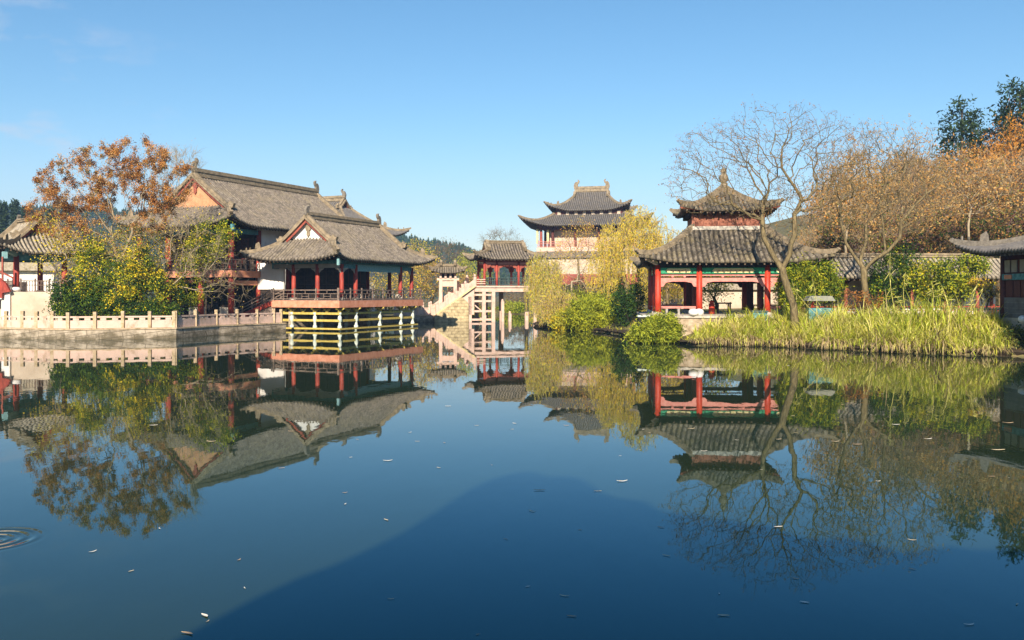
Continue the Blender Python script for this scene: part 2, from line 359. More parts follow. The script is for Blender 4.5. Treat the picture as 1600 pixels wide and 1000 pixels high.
# ------------------------------------------------------------------ pond, ground, hills
SHORE = [(-60,70),(-40.2,67),(-37.9,67),(-32.4,65.2),(-30.6,65.7),(-25.3,67.5),(-23.8,72.7),(-20.6,78),(-19.9,78.9),(-21.4,83),(-16.5,95.5),(-13.5,103.5),
         (-8.2,105.8),(-8.2,107),(-5.2,107),(-5.0,113),(-3.6,130),(-2.5,143),(0.5,145),(2.9,143),(4.2,125),(3.6,108),(2.6,97),(2.3,90),(4.3,85.8),(6.1,81.4),(8.1,78),(9.0,72),
         (8.7,66),(9.1,63.5),(11.4,60.3),(11.8,58),(16.4,57.3),(19.3,54),(22,51.2),(23.3,50.1),(26,48.6),(27.5,48),(30,46.7),(35,40),(37,22),(34,6),(24,2.5),(0,2.2),(-24,2.5),(-44,8),(-60,40)]
SH = np.array(SHORE, dtype=float)
def shore_sd(X, Y):
    """signed distance to the pond outline, positive on land"""
    P = np.stack([X.ravel(), Y.ravel()], 1); d2 = np.full(len(P), 1e18); inside = np.zeros(len(P), bool)
    n = len(SH)
    for i in range(n):
        a = SH[i]; b = SH[(i+1) % n]; ab = b - a
        t = np.clip(((P - a) @ ab) / (ab @ ab), 0, 1); q = a + t[:, None]*ab
        d2 = np.minimum(d2, ((P - q)**2).sum(1))
        c = ((a[1] > P[:,1]) != (b[1] > P[:,1]))
        with np.errstate(divide='ignore', invalid='ignore'):
            xx = (b[0]-a[0])*(P[:,1]-a[1])/(b[1]-a[1]) + a[0]
        inside ^= c & (P[:,0] < xx)
    d = np.sqrt(d2); d[inside] *= -1
    return d.reshape(X.shape)
def sstep(a, b, x):
    t = np.clip((x-a)/(b-a), 0, 1); return t*t*(3-2*t)
def ground_z(X, Y, sd=None):
    X = np.asarray(X, float); Y = np.asarray(Y, float)
    if sd is None: sd = shore_sd(X, Y)
    left = 1 - sstep(-12, -2, X)
    far = sstep(96, 104, Y)*(1-left)
    wallbank = np.where(sd > 0.55, 0.72, -1.6)
    soft = -1.6 + 1.85*sstep(-0.9, 0.1, sd) + 1.25*sstep(0.0, 3.5, sd) + 0.25*sstep(3, 10, sd)
    low = -1.6 + 1.75*sstep(-2.5, 0.1, sd) + 0.6*sstep(0.0, 3.0, sd)
    h = np.where(left > 0.5, wallbank, soft*(1-far) + low*far)
    south = (Y < 20)
    h = np.where(south, np.where(sd > 0.3, 1.75, -1.6), h)
    hill = 21*sstep(16, 86, X + 0.10*(Y-90))*sstep(74, 150, Y) * (1 - sstep(320, 560, Y))
    bump = 0.5*np.sin(X*0.21+1.3)*np.sin(Y*0.17) * sstep(20, 60, sd)
    return h + hill + bump
def gz(x, y): return float(ground_z(np.array([x]), np.array([y]))[0])

def axis(lo, hi, fine_lo, fine_hi, step):
    a = [fine_lo]; s = step
    f = np.arange(fine_lo, fine_hi + 1e-6, step)
    out = []; x = fine_lo
    while x > lo: s *= 1.25; x -= s; out.append(x)
    out[-1] = lo
    pre = out[::-1]; out = []; x = fine_hi; s = step
    while x < hi: s *= 1.25; x += s; out.append(x)
    out[-1] = hi
    return np.array(pre + list(f) + out)
ax_ = axis(-1150, 1150, -48, 50, 0.5); ay_ = axis(-250, 1150, 0, 112, 0.5)
GX, GY = np.meshgrid(ax_, ay_)
GZ = ground_z(GX, GY)
nx_, ny_ = len(ax_), len(ay_)
idx = np.arange(nx_*ny_).reshape(ny_, nx_)
gf = np.stack([idx[:-1,:-1], idx[:-1,1:], idx[1:,1:], idx[1:,:-1]], -1).reshape(-1, 4)
M['ground'] = mat('ground_leaf_litter', (0.085,0.06,0.03), (0.19,0.14,0.07), 0.95, 0.7, c3=(0.13,0.12,0.045), bump=0.6, bscale=3)
ground = kind(np_mesh('ground', np.stack([GX, GY, GZ], -1).reshape(-1, 3), [gf], M['ground'], smooth=True), 'structure')

def mth(op, a, bb=None):
    n = nt.nodes.new('ShaderNodeMath'); n.operation = op
    for i, v in enumerate((a, bb)):
        if v is None: continue
        if isinstance(v, (int, float)): n.inputs[i].default_value = v
        else: nt.links.new(v, n.inputs[i])
    return n.outputs[0]
# water: a mirror with a murky body, faint swell and one ring of ripples
mw = bpy.data.materials.new('pond_water'); mw.use_nodes = True
nt = mw.node_tree; b = nt.nodes['Principled BSDF']
nt.nodes.remove(b); mo = nt.nodes['Material Output']
fr = nt.nodes.new('ShaderNodeFresnel'); fr.inputs['IOR'].default_value = 1.35
gl = nt.nodes.new('ShaderNodeBsdfGlossy'); gl.inputs['Roughness'].default_value = 0.015; gl.inputs['Color'].default_value = (0.9, 0.95, 1.0, 1)
df = nt.nodes.new('ShaderNodeBsdfDiffuse'); df.inputs['Color'].default_value = (0.019, 0.032, 0.017, 1)
fm = nt.nodes.new('ShaderNodeMapRange'); fm.inputs['From Min'].default_value = 0.09; fm.inputs['From Max'].default_value = 0.50; nt.links.new(fr.outputs[0], fm.inputs['Value'])
gc = nt.nodes.new('ShaderNodeMix'); gc.data_type = 'RGBA'; gc.inputs['A'].default_value = (0.22,0.72,1.0,1); gc.inputs['B'].default_value = (0.95,0.96,0.98,1); nt.links.new(fm.outputs['Result'], gc.inputs['Factor']); nt.links.new(gc.outputs['Result'], gl.inputs['Color'])
mxs = nt.nodes.new('ShaderNodeMixShader'); nt.links.new(fr.outputs[0], mxs.inputs['Fac']); nt.links.new(df.outputs[0], mxs.inputs[1]); nt.links.new(gl.outputs[0], mxs.inputs[2]); nt.links.new(mxs.outputs[0], mo.inputs['Surface'])
tcn = nt.nodes.new('ShaderNodeTexCoord')
mpn = nt.nodes.new('ShaderNodeMapping'); mpn.inputs['Scale'].default_value = (0.9, 0.35, 1)
nt.links.new(tcn.outputs['Object'], mpn.inputs['Vector'])
n1 = nt.nodes.new('ShaderNodeTexNoise'); n1.inputs['Scale'].default_value = 1.6; n1.inputs['Detail'].default_value = 3
nt.links.new(mpn.outputs['Vector'], n1.inputs['Vector'])
# ripple rings round the place where a fish rose
vd = nt.nodes.new('ShaderNodeVectorMath'); vd.operation = 'DISTANCE'; vd.inputs[1].default_value = (-7.2, 12.35, 0)
nt.links.new(tcn.outputs['Object'], vd.inputs[0])
ring = mth('SINE', mth('MULTIPLY', vd.outputs['Value'], 34.0))
fall = nt.nodes.new('ShaderNodeMapRange'); fall.interpolation_type = 'SMOOTHSTEP'
fall.inputs['From Min'].default_value = 0.78; fall.inputs['From Max'].default_value = 0.5
fall.inputs['To Min'].default_value = 0.0; fall.inputs['To Max'].default_value = 1.0
nt.links.new(vd.outputs['Value'], fall.inputs['Value'])
ringa = mth('MULTIPLY', ring, fall.outputs['Result'])
bp1 = nt.nodes.new('ShaderNodeBump'); bp1.inputs['Strength'].default_value = 1.0; bp1.inputs['Distance'].default_value = 0.0034
npch = nt.nodes.new('ShaderNodeTexNoise'); npch.inputs['Scale'].default_value = 0.12; npch.inputs['Detail'].default_value = 3; nt.links.new(tcn.outputs['Object'], npch.inputs['Vector'])
pm = nt.nodes.new('ShaderNodeMapRange'); pm.inputs['From Min'].default_value = 0.38; pm.inputs['From Max'].default_value = 0.68; pm.inputs['To Min'].default_value = 0.25; pm.inputs['To Max'].default_value = 1.3; nt.links.new(npch.outputs['Fac'], pm.inputs['Value'])
nt.links.new(mth('MULTIPLY', n1.outputs['Fac'], pm.outputs['Result']), bp1.inputs['Height'])
bp2 = nt.nodes.new('ShaderNodeBump'); bp2.inputs['Strength'].default_value = 1.0; bp2.inputs['Distance'].default_value = 0.004
nt.links.new(ringa, bp2.inputs['Height']); nt.links.new(bp1.outputs['Normal'], bp2.inputs['Normal'])
for q_ in (fr, gl): nt.links.new(bp2.outputs['Normal'], q_.inputs['Normal'])
wm = MB(); wm.add([(-75,1,0),(60,1,0),(60,160,0),(-75,160,0)], [(0,1,2,3)])
water = kind(wm.build('water', mw), 'structure')

# far wooded ridge, sloping down from left to right behind the buildings
def ridge_hill(name, Yc, prof, depth, material, seed, base=-1.0):
    rng = np.random.default_rng(seed)
    xs = np.linspace(prof[0][0], prof[-1][0], 160)
    top = np.interp(xs, [p[0] for p in prof], [p[1] for p in prof])
    X = (xs-800)/F*Yc; Zt = CAMZ - (top-HOR)/F*Yc
    Zt = Zt + np.convolve(rng.normal(0, 1.5, len(xs)), np.ones(5)/5, 'same')
    rows = []
    for k, t in enumerate(np.linspace(-1, 1, 15)):
        w = np.cos(t*np.pi/2)**1.2
        yy = Yc + t*depth
        rows.append(np.stack([X*(yy/Yc), np.full_like(X, yy), base + (Zt-base)*w + rng.normal(0, 0.6, len(X))*w], -1))
    V = np.stack(rows); ny, nx = V.shape[:2]; ii = np.arange(nx*ny).reshape(ny, nx)
    f = np.stack([ii[:-1,:-1], ii[:-1,1:], ii[1:,1:], ii[1:,:-1]], -1).reshape(-1,4)
    return kind(np_mesh(name, V.reshape(-1,3), [f], material, smooth=True), 'structure'), V
M['hill'] = mat('wooded_hillside', (0.018,0.032,0.018), (0.05,0.065,0.03), 0.95, 0.05, detail=10)
RIDGE = [(-260,318),(0,328),(120,332),(260,338),(420,352),(560,362),(620,371),(680,385),(730,396),(790,412),(860,430),(960,448)]
hill_o, HV = ridge_hill('hill', 640, RIDGE, 230, M['hill'], 3)
# the wood on it: conifers on the crest and slope, one uncountable mass
def cones(name, pts, hs, rs, mats, seed, parent=None):
    rng = np.random.default_rng(seed); n = 6; V = []; Fc = []; mi = []; o = 0
    for p, h, r in zip(pts, hs, rs):
        for lv in range(3):
            z0 = p[2] + h*(0.08+0.28*lv); z1 = p[2] + h*(0.5+0.25*lv); rr = r*(1-0.27*lv)
            a0 = rng.uniform(0, 6.28); a = a0 + np.arange(n)*2*np.pi/n; q = rr*rng.uniform(0.7, 1.25, n)
            V.append(np.stack([p[0]+q*np.cos(a), p[1]+q*np.sin(a), np.full(n, z0)+rng.uniform(-.08,.08,n)*h], -1)); V.append(np.array([[p[0], p[1], z1]]))
            Fc.append(np.stack([o+np.arange(n), o+(np.arange(n)+1)%n, np.full(n, o+n)], -1)); mi += [int(rng.integers(0, len(mats)))]*n; o += n+1
    return np_mesh(name, np.concatenate(V), [np.concatenate(Fc)], mats, mi, parent)
rng = np.random.default_rng(11)
hp = []
for _ in range(5200):
    r = int(rng.integers(2, 9)); c = int(rng.integers(0, HV.shape[1]-1)); t = rng.uniform(); t2 = rng.uniform()
    p = HV[r, c]*(1-t)*(1-t2) + HV[r, c+1]*t*(1-t2) + HV[r+1, c]*(1-t)*t2 + HV[r+1, c+1]*t*t2
    hp.append(p)
for c in range(0, HV.shape[1]-1):
    for _ in range(3):
        t = rng.uniform(); hp.append(HV[7, c]*(1-t) + HV[7, c+1]*t)
hs_ = rng.uniform(2.2, 4.8, len(hp))*np.where(rng.uniform(size=len(hp))<0.1,1.35,1.0)
wood = kind(cones('hillside_wood', hp, hs_, hs_*0.30, [LEAF['pine'], LEAF['pine_light'], LEAF['pine']], 12), 'stuff')
tag(wood, 'far blue green conifer wood covering the ridge behind the halls', 'wood')

# ------------------------------------------------------------------ Chinese tiled roofs
TAIL = [(0,0),(0.42,0),(0.50,0.30),(0.46,0.55),(0.62,0.72),(0.70,0.95),(0.60,1.12),(0.42,1.16),(0.50,1.0),(0.42,0.86),(0.22,0.90),(0.05,0.72),(-0.05,0.40)]
class Roof:
    """L x W eaves rectangle about (cu, cv), eaves at z, rising H over reference depth D.
       ug: half-length of the main ridge / gable position. cap: depth at which the slopes stop (skirt roofs)"""
    def __init__(s, parent, cu, cv, z, Lx, Wy, H, ug, m, k=0.45, cap=None, lift=0.7, rad=3.0, p=0.3, D=None, ext=0.25, wave=0.10, name='roof',
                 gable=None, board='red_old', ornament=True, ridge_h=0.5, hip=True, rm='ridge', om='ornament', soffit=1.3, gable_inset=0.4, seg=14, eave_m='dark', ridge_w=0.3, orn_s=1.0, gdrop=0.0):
        s.cu, s.cv, s.z, s.L, s.W, s.H, s.ug, s.k, s.lift, s.rad, s.ext = cu, cv, z, Lx, Wy, H, ug, k, lift, rad, ext
        s.D = D or (cap if cap else Wy/2); s.cap = cap
        capm = cap if cap else Wy/2; s.capm = capm
        dg = Lx/2 - ug; s.dg = dg
        g_ext = gable_inset if (gable and not cap) else 0.0
        V = []; Fc = []; o = 0
        wf = [0.0, 0.17, 0.30, 0.62, 0.75]; wz = [0, 0, wave, wave, 0]
        def strip(us, wv, dmaxf, side, main):
            nonlocal o
            n = len(us); rows = []; sg = random.Random(int(abs(us[0]*31)+side*7+main*3+Lx*5)); wv = list(wv)
            for i_ in range(0, n-1, 5):
                q_ = sg.uniform(0.75, 1.2)
                for e_ in (2, 3):
                    if i_+e_ < n: wv[i_+e_] *= q_
            sag = [0.035*math.sin(u_*0.9+side)+0.025*math.sin(u_*2.3+1.7) for u_ in us]
            for j in range(seg+1):
                r = np.zeros((n,3))
                for i in range(n):
                    d = dmaxf(us[i])*j/seg
                    r[i] = s.pt(us[i], d, side, main) + np.array([0,0,wv[i]+sag[i]*(0.4+0.6*math.sin(min(1.0, d/s.D)*math.pi))])
                rows.append(r)
            b0 = rows[0].copy(); b0[:,2] = b0[:,2] - 0.17 - np.array(wv)*0.9
            sof = []
            for d in (soffit*0.5, soffit):
                r = np.zeros((n,3))
                for i in range(n):
                    dd = min(d, dmaxf(us[i])); r[i] = s.pt(us[i], dd, side, main) - np.array([0,0,0.24])
                sof.append(r)
            allr = [sof[1], sof[0], b0] + rows
            A = np.stack(allr); ny, nx = A.shape[:2]; ii = np.arange(ny*nx).reshape(ny,nx) + o
            V.append(A.reshape(-1,3)); q = np.stack([ii[:-1,:-1], ii[:-1,1:], ii[1:,1:], ii[1:,:-1]], -1).reshape(-1,4)
            if (side < 0) != main: q = q[:, ::-1]
            q = q[:, ::-1] if False else q
            Fc.append(q); o += ny*nx
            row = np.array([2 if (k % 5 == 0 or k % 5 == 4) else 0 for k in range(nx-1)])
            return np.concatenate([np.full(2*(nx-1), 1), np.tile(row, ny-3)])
        def samples(a, c):
            n = max(1, int(round((c-a)/p))); st = (c-a)/n; us = []; wv = []
            for i in range(n):
                for f_, z_ in zip(wf, wz): us.append(a + st*(i+f_)); wv.append(z_)
            us.append(c); wv.append(0.0); return us, wv
        mi = []
        hl, hw = Lx/2, Wy/2
        for side in (-1, 1):
            secs = [(-hl, -ug, lambda u: max(1e-3, min(hl-abs(u), capm))), (-ug, ug, lambda u: capm), (ug, hl, lambda u: max(1e-3, min(hl-abs(u), capm)))] if ug > 0.05 else \
                   [(-hl, 0, lambda u: max(1e-3, min(hl-abs(u), capm))), (0, hl, lambda u: max(1e-3, min(hl-abs(u), capm)))]
            if cap: secs = [(-hl, 0, lambda u: max(1e-3, min(hl-abs(u), capm))), (0, hl, lambda u: max(1e-3, min(hl-abs(u), capm)))]
            for a, c, fn in secs:
                us, wv = samples(a, c); mi.append(strip(us, wv, fn, side, True))
            ce = cap if cap else dg + g_ext
            for a, c in ((-hw, 0), (0, hw)):
                us, wv = samples(a, c); mi.append(strip(us, wv, lambda v: max(1e-3, min(hw-abs(v), ce)), side, False))
        s.ob = np_mesh(name, np.concatenate(V), Fc, [M[m], M[eave_m], M['tile_pan_shade']], np.concatenate(mi), parent)
        # rafters under the eaves
        rf = MB()
        for side in ((-1, 1) if Lx > 4.5 else ()):
            for main, half in ((True, hl), (False, hw)):
                n = int(2*half/0.42)
                for i in range(1, n):
                    u = -half + 2*half*i/n; lim = half-abs(u)
                    if lim < 0.35: continue
                    a = s.pt(u, 0.07, side, main); c = s.pt(u, min(soffit*0.9, lim), side, main)
                    rf.bar(a - np.array([0,0,0.27]), c - np.array([0,0,0.33]), 0.10, 0.11)
        if rf.v: rf.build('rafters', M['rafter'], s.ob)
        # hip ridges
        if hip:
            dm = cap if cap else (dg if ug > 0.05 else min(dg, hw))
            for su in (-1,1):
                for sv in (-1,1):
                    pth = []
                    for j in range(13):
                        d = dm*j/12; q = s.corner(su, sv, d); pth.append((q[0], q[1], q[2]+0.16))
                    t = Vector(pth[0]); t2 = Vector(pth[1]); dv = (t-t2); dv.z = 0; dv.normalize()
                    hb = MB(); hb.sweep(pth, ridge_w, 0.34)
                    tip = t + dv*0.22 + Vector((0,0,0.16))
                    hb.sweep([t - dv*0.1, t + dv*0.12 + Vector((0,0,0.05)), tip], ridge_w*0.8, 0.22)
                    if ornament:
                        for f_ in (0.25, 0.5, 0.75):                       # small roof beasts along the hip
                            q = Vector(pth[int(1+2*f_)]) + Vector((0,0,0.17))
                            hb.blob((q.x, q.y, q.z+0.1), (0.08,0.08,0.15), 6, 4)
                        q = Vector(pth[5]); hb.prism([(0,0),(0.5,0),(0.42,0.45),(0.15,0.62),(0.05,0.4)], q + Vector((0,0,0.1)), dv, (0,0,1), Vector((-dv.y,dv.x,0)), 0.16)
                    hb.build('hip_ridge', M[rm], s.ob)
        if cap: return
        zt = z + H
        if ug > 0.05:
            rb = MB(); zr = zt + ridge_h/2
            rb.box(cu-ug, cu+ug, cv-0.15, cv+0.15, zt-0.15, zt+ridge_h*0.55)
            rb.box(cu-ug-0.02, cu+ug+0.02, cv-0.22, cv+0.22, zt+ridge_h*0.55+0.003, zt+ridge_h*0.75)
            rb.box(cu-ug, cu+ug, cv-0.12, cv+0.12, zt+ridge_h*0.75+0.003, zt+ridge_h)
            rb.box(cu-ug, cu+ug, cv-0.27, cv+0.27, zt-0.02, zt+0.10)
            rb.build('ridge', M[rm], s.ob)
            if ornament:
                for su in (-1,1):
                    ob = MB(); ob.prism([(a*orn_s, c*orn_s*1.05) for a, c in TAIL], (cu+su*(ug+0.12), cv, zt+ridge_h*0.5), (-su,0,0), (0,0,1), (0,1,0), 0.26)
                    ob.build('ridge_ornament', M[om], s.ob)
            if gable:
                for su in (-1,1):
                    for sv in (-1,1):
                        pth = []; bpth = []
                        for j in range(15):
                            d = dg*0.97 + (hw-dg*0.97)*j/14
                            q = s.pt(su*ug, d, sv, True)
                            pth.append((q[0]-su*0.12, q[1], q[2]+0.2)); bpth.append((q[0]-su*0.03, q[1], q[2]-0.26))
                        gb = MB(); gb.sweep(pth, 0.34, 0.42)
                        e = Vector(pth[0]); gb.prism([(-0.1,-0.15),(0.45,-0.15),(0.62,0.28),(0.38,0.22),(0.2,0.5),(-0.05,0.32)], e, (0,sv,0), (0,0,1), (1,0,0), 0.3)
                        # double row of edge tiles beside the gable
                        gb.sweep([(a+su*0.24, b_, c_-0.16) for a,b_,c_ in pth], 0.24, 0.16)
                        gb.build('gable_ridge', M[rm], s.ob)
                        bb = MB(); bb.sweep(bpth, 0.10, 0.17); bb.build('bargeboard', M[board], s.ob)
                    # gable wall set back under the overhang
                    gw = MB(); u0 = cu + su*(ug-gable_inset); vb = hw - dg
                    n = 12; top = []; 
                    for j in range(n+1):
                        v = -vb + 2*vb*j/n; top.append((u0, cv+v, s.prof(hw-abs(v)) + z - 0.12))
                    zb = z + s.prof(dg+gable_inset) - 0.3
                    vs = top + [(u0, q[1], zb-0.2) for q in top]
                    vs2 = [(q[0]-su*0.2, q[1], q[2]) for q in vs]; N = n+1
                    fs = [(i, i+1, N+i+1, N+i) for i in range(n)]
                    gw.add(vs, fs if su < 0 else [f[::-1] for f in fs]); gw.add(vs2, [f[::-1] for f in fs] if su < 0 else fs)
                    gw.build('gable_wall', M[gable], s.ob)
                    g2 = MB(); zc = s.prof(hw) + z - 0.7
                    g2.prism([(-0.22,0.1),(0.22,0.1),(0.3,-0.3),(0.12,-0.45),(0.16,-0.8),(0,-1.05),(-0.16,-0.8),(-0.12,-0.45),(-0.3,-0.3)], (u0+su*0.1, cv, zc), (0,1,0), (0,0,1), (1,0,0), 0.1)
                    g2.build('gable_pendant', M['ridge' if gable == 'white' else board], s.ob)
    def prof(s, d):
        t = min(1.0, d/s.D); return s.H*((1-s.k)*t + s.k*t*t)
    def pt(s, u, d, side, main):
        hl, hw = s.L/2, s.W/2
        if main: du = hl-abs(u); dv = d; x = u; y = side*(hw-d)
        else: dv = hw-abs(u); du = d; y = u; x = side*(hl-d)
        f = max(0, 1-du/s.rad)**1.7 * max(0, 1-dv/s.rad)**1.7
        x += math.copysign(s.ext*f, x); y += math.copysign(s.ext*f, y)
        return np.array([s.cu+x, s.cv+y, s.z + s.prof(d) + s.lift*f])
    def corner(s, su, sv, d):
        hl, hw = s.L/2, s.W/2
        f = max(0, 1-d/s.rad)**3.4
        return np.array([s.cu+su*(hl-d+s.ext*f), s.cv+sv*(hw-d+s.ext*f), s.z + s.prof(d) + s.lift*f])
M['rafter'] = mat('rafter_wood', (0.10,0.07,0.05), (0.19,0.14,0.10), 0.8, 6.0)

def column(parent, x, y, z0, z1, r, m='red', base=True, name='column'):
    b = MB(); b.lathe(x, y, [(z0,r*1.02),(z0+0.3*(z1-z0),r*1.02),(z1-0.02,r*0.9)], 14)
    o = b.build(name, M[m], parent, True)
    for p_ in o.data.polygons:
        if len(p_.vertices) > 4: p_.use_smooth = False
    if base:
        c = MB(); c.lathe(x, y, [(z0-0.02,r*1.5),(z0+0.10,r*1.55),(z0+0.22,r*1.2)], 14); c.build('column_base', M['stone'], o)
    return o
def beam(parent, p, q, w, h, m, name='beam'):
    b = MB(); b.bar(p, q, w, h); return b.build(name, M[m], parent)
def railing(parent, pts, h, m, step=1.3, style='fret', name='railing', posth=None):
    b = MB()
    for a, c in zip(pts[:-1], pts[1:]):
        a = Vector(a); c = Vector(c); n = max(1, round((c-a).length/step))
        up = Vector((0,0,1))
        for i in range(n+1):
            q = a.lerp(c, i/n); b.bar(q, q+up*(posth or h*1.18), 0.11, 0.11)
        for f_, t in ((0.97,0.075),(0.62,0.05),(0.12,0.06)):
            b.bar(a+up*h*f_, c+up*h*f_, 0.07, t)
        for i in range(n):
            p0 = a.lerp(c, (i+0.02)/n); p1 = a.lerp(c, (i+0.98)/n)
            if style == 'fret':
                for g in (0.33, 0.66):
                    q = p0.lerp(p1, g); b.bar(q+up*h*0.14, q+up*h*0.60, 0.04, 0.04)
                q = p0.lerp(p1, 0.5); b.bar(q+up*h*0.64, q+up*h*0.94, 0.05, 0.05)
                b.bar(p0.lerp(p1,.33)+up*h*0.36, p0.lerp(p1,.66)+up*h*0.36, 0.04, 0.04)
            elif style == 'slat':
                k = max(2, int((p1-p0).length/0.2))
                for j in range(1, k):
                    q = p0.lerp(p1, j/k); b.bar(q+up*h*0.12, q+up*h*0.95, 0.045, 0.045)
    return b.build(name, M[m], parent)
def lattice_panel(parent, p, q, z0, z1, m_frame, m_back, n=4, name='lattice_door', t=0.09):
    """a row of n latticed leaves between p and q"""
    p = Vector((*p[:2], 0)); q = Vector((*q[:2], 0)); up = Vector((0,0,1)); d = (q-p).normalized(); nrm = Vector((d.y, -d.x, 0))
    for i in range(n):
        a = p.lerp(q, (i+0.01)/n); c = p.lerp(q, (i+0.99)/n); b = MB(); hh = z1-z0
        b.bar(a+up*z0, a+up*z1, 0.1, t+0.02); b.bar(c+up*z0, c+up*z1, 0.1, t+0.02)
        for f_ in (0.03, 0.38, 0.46, 0.97): b.bar(a+up*(z0+hh*f_), c+up*(z0+hh*f_), t, 0.1)
        for j in range(1, 5):
            g = a.lerp(c, j/5); b.bar(g+up*(z0+hh*0.46), g+up*(z0+hh*0.97), 0.035, 0.05)
        for f_ in (0.58, 0.70, 0.84): b.bar(a+up*(z0+hh*f_), c+up*(z0+hh*f_), 0.05, 0.035)
        o = b.build(name, M[m_frame], parent)
        k = MB(); k.bar(a+up*(z0+hh*0.5)+nrm*0.03, c+up*(z0+hh*0.5)+nrm*0.03, 0.03, hh*0.97); k.build('backing', M[m_back], o)
def steps(b, p, q, width, n, side):
    p = Vector(p); q = Vector(q); side = Vector(side).normalized()*width
    for i in range(n):
        a = p.lerp(q, i/n); c = p.lerp(q, (i+1)/n); z1 = a.z; z0 = min(p.z, q.z) - 0.1
        vs = [Vector((a.x,a.y,z0)), Vector((c.x,c.y,z0)), Vector((c.x,c.y,z0))+side, Vector((a.x,a.y,z0))+side]
        vs2 = [Vector((v.x,v.y,z1)) for v in vs]
        b.add(vs+vs2, [(0,3,2,1),(4,5,6,7),(0,1,5,4),(1,2,6,5),(2,3,7,6),(3,0,4,7)])

# ================================================================== BUILDINGS
TH = R(66)
# ---- waterside pavilion on piers (local u: along the right face, v: along the left face; z measured from the water)
pav = thing('waterside_pavilion', 'open pavilion with white gable and grey tiled roof on yellow piers over the pond', 'pavilion', (-15.3, 79.3, 0), TH)
DZ = 2.78
b = MB(); b.box(0.0, 14.8, 0.0, 8.4, DZ-0.12, DZ); b.build('deck', M['rail'], pav)
b = MB(); b.box(-0.06, 14.86, -0.06, 0.10, DZ-0.68, DZ-0.06); b.build('fascia', M['salmon'], pav)
b = MB(); b.box(-0.06, 0.10, 0.103, 7.4, DZ-0.68, DZ-0.06); b.build('fascia', M['salmon'], pav)
b = MB(); b.box(14.70, 14.86, 0.103, 8.4, DZ-0.68, DZ-0.06); b.build('fascia', M['salmon'], pav)
cs = [1.0, 3.2, 11.1, 13.3]
CT = 6.02
for u in cs: column(pav, u, 0.42, DZ, CT, 0.20)
for v in (3.05, 5.7): column(pav, 1.0, v, DZ, CT, 0.20)
for v in (3.05, 5.7): column(pav, 13.3, v, DZ, CT, 0.20)
for u in cs[1:]: column(pav, u, 8.1, DZ, CT, 0.20)
# architraves
for u0, u1 in ((1.0,3.2),(3.2,11.1),(11.1,13.3)):
    w = 0.62 if u0 == 3.2 else 0.40
    beam(pav, (u0+0.15,0.42,CT-w/2+0.02), (u1-0.15,0.42,CT-w/2+0.02), 0.18, w, 'teal_light' if u0 == 3.2 else 'teal')
    beam(pav, (u0,0.36,CT+0.20), (u1,0.36,CT+0.20), 0.24, 0.30, 'teal')
    beam(pav, (u0,8.1,CT-0.15), (u1,8.1,CT-0.15), 0.18, 0.4, 'teal')
for v0, v1 in ((0.42,3.05),(3.05,5.7),(5.7,8.1)):
    for u in (1.0, 13.3):
        beam(pav, (u,v0+0.15,CT-0.15), (u,v1-0.15,CT-0.15), 0.18, 0.36, 'teal' if u > 2 else 'grey_plaster')
        beam(pav, (u-0.05,v0,CT+0.20), (u-0.05,v1,CT+0.20), 0.24, 0.30, 'teal')
# little brackets beside each column head
for u in cs:
    for sgn in (-1,1):
        b = MB(); b.prism([(0,0),(0.55,0),(0.38,-0.14),(0.25,-0.18),(0.0,-0.42)], (u+sgn*0.18,0.42,CT-0.40), (sgn,0,0), (0,0,1), (0,1,0), 0.08); b.build('column_bracket', M['grey_plaster'], pav)
for v in (0.42,3.05,5.7):
    for sgn in (-1,1):
        b = MB(); b.prism([(0,0),(0.55,0),(0.38,-0.14),(0.25,-0.18),(0.0,-0.42)], (1.0,v+sgn*0.18,CT-0.36), (0,sgn,0), (0,0,1), (1,0,0), 0.08); b.build('column_bracket', M['grey_plaster'], pav)
b = MB(); b.box(1.3, 13.0, 0.8, 7.8, CT+0.36, CT+0.42); b.build('ceiling', M['dark'], pav)
# railings round the deck
railing(pav, [(0.12,0.12,DZ),(14.68,0.12,DZ)], 0.92, 'rail', 1.85)
railing(pav, [(0.12,0.2,DZ),(0.12,7.3,DZ)], 0.92, 'rail', 2.4)
railing(pav, [(14.68,0.2,DZ),(14.68,8.2,DZ)], 0.92, 'rail', 2.0)
# closed room at the back: dark latticed doors to the front, solid back wall
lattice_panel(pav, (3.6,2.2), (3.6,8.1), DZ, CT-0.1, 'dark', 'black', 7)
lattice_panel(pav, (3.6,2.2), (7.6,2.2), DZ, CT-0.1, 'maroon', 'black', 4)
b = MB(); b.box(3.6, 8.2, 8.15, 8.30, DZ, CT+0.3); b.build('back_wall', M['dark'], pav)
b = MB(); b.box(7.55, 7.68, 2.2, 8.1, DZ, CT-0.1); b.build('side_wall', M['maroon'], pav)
b = MB(); b.box(1.8, 2.04, 7.5, 10.6, 3.75, 6.25); b.build('white_wall', M['white'], pav)
b = MB(); b.box(1.95, 2.1, 7.5, 10.6, 0.9, 3.75); b.build('wainscot', M['dark'], pav)
# bench and two drum stools inside, seen between the right columns
for u in (4.2, 10.9):
    b = MB(); b.lathe(u, 0.55, [(DZ,0.16),(DZ+0.08,0.26),(DZ+0.26,0.30),(DZ+0.44,0.26),(DZ+0.5,0.2)], 12); b.build('stone_stool', M['stone'], pav, True)
Roof(pav, 7.25, 4.35, 6.42, 16.9, 9.9, 3.85, 6.2, 'tile', k=0.12, lift=0.55, rad=3.0, gable='white', soffit=1.4, orn_s=0.9, ridge_h=0.6, p=0.36, wave=0.13)
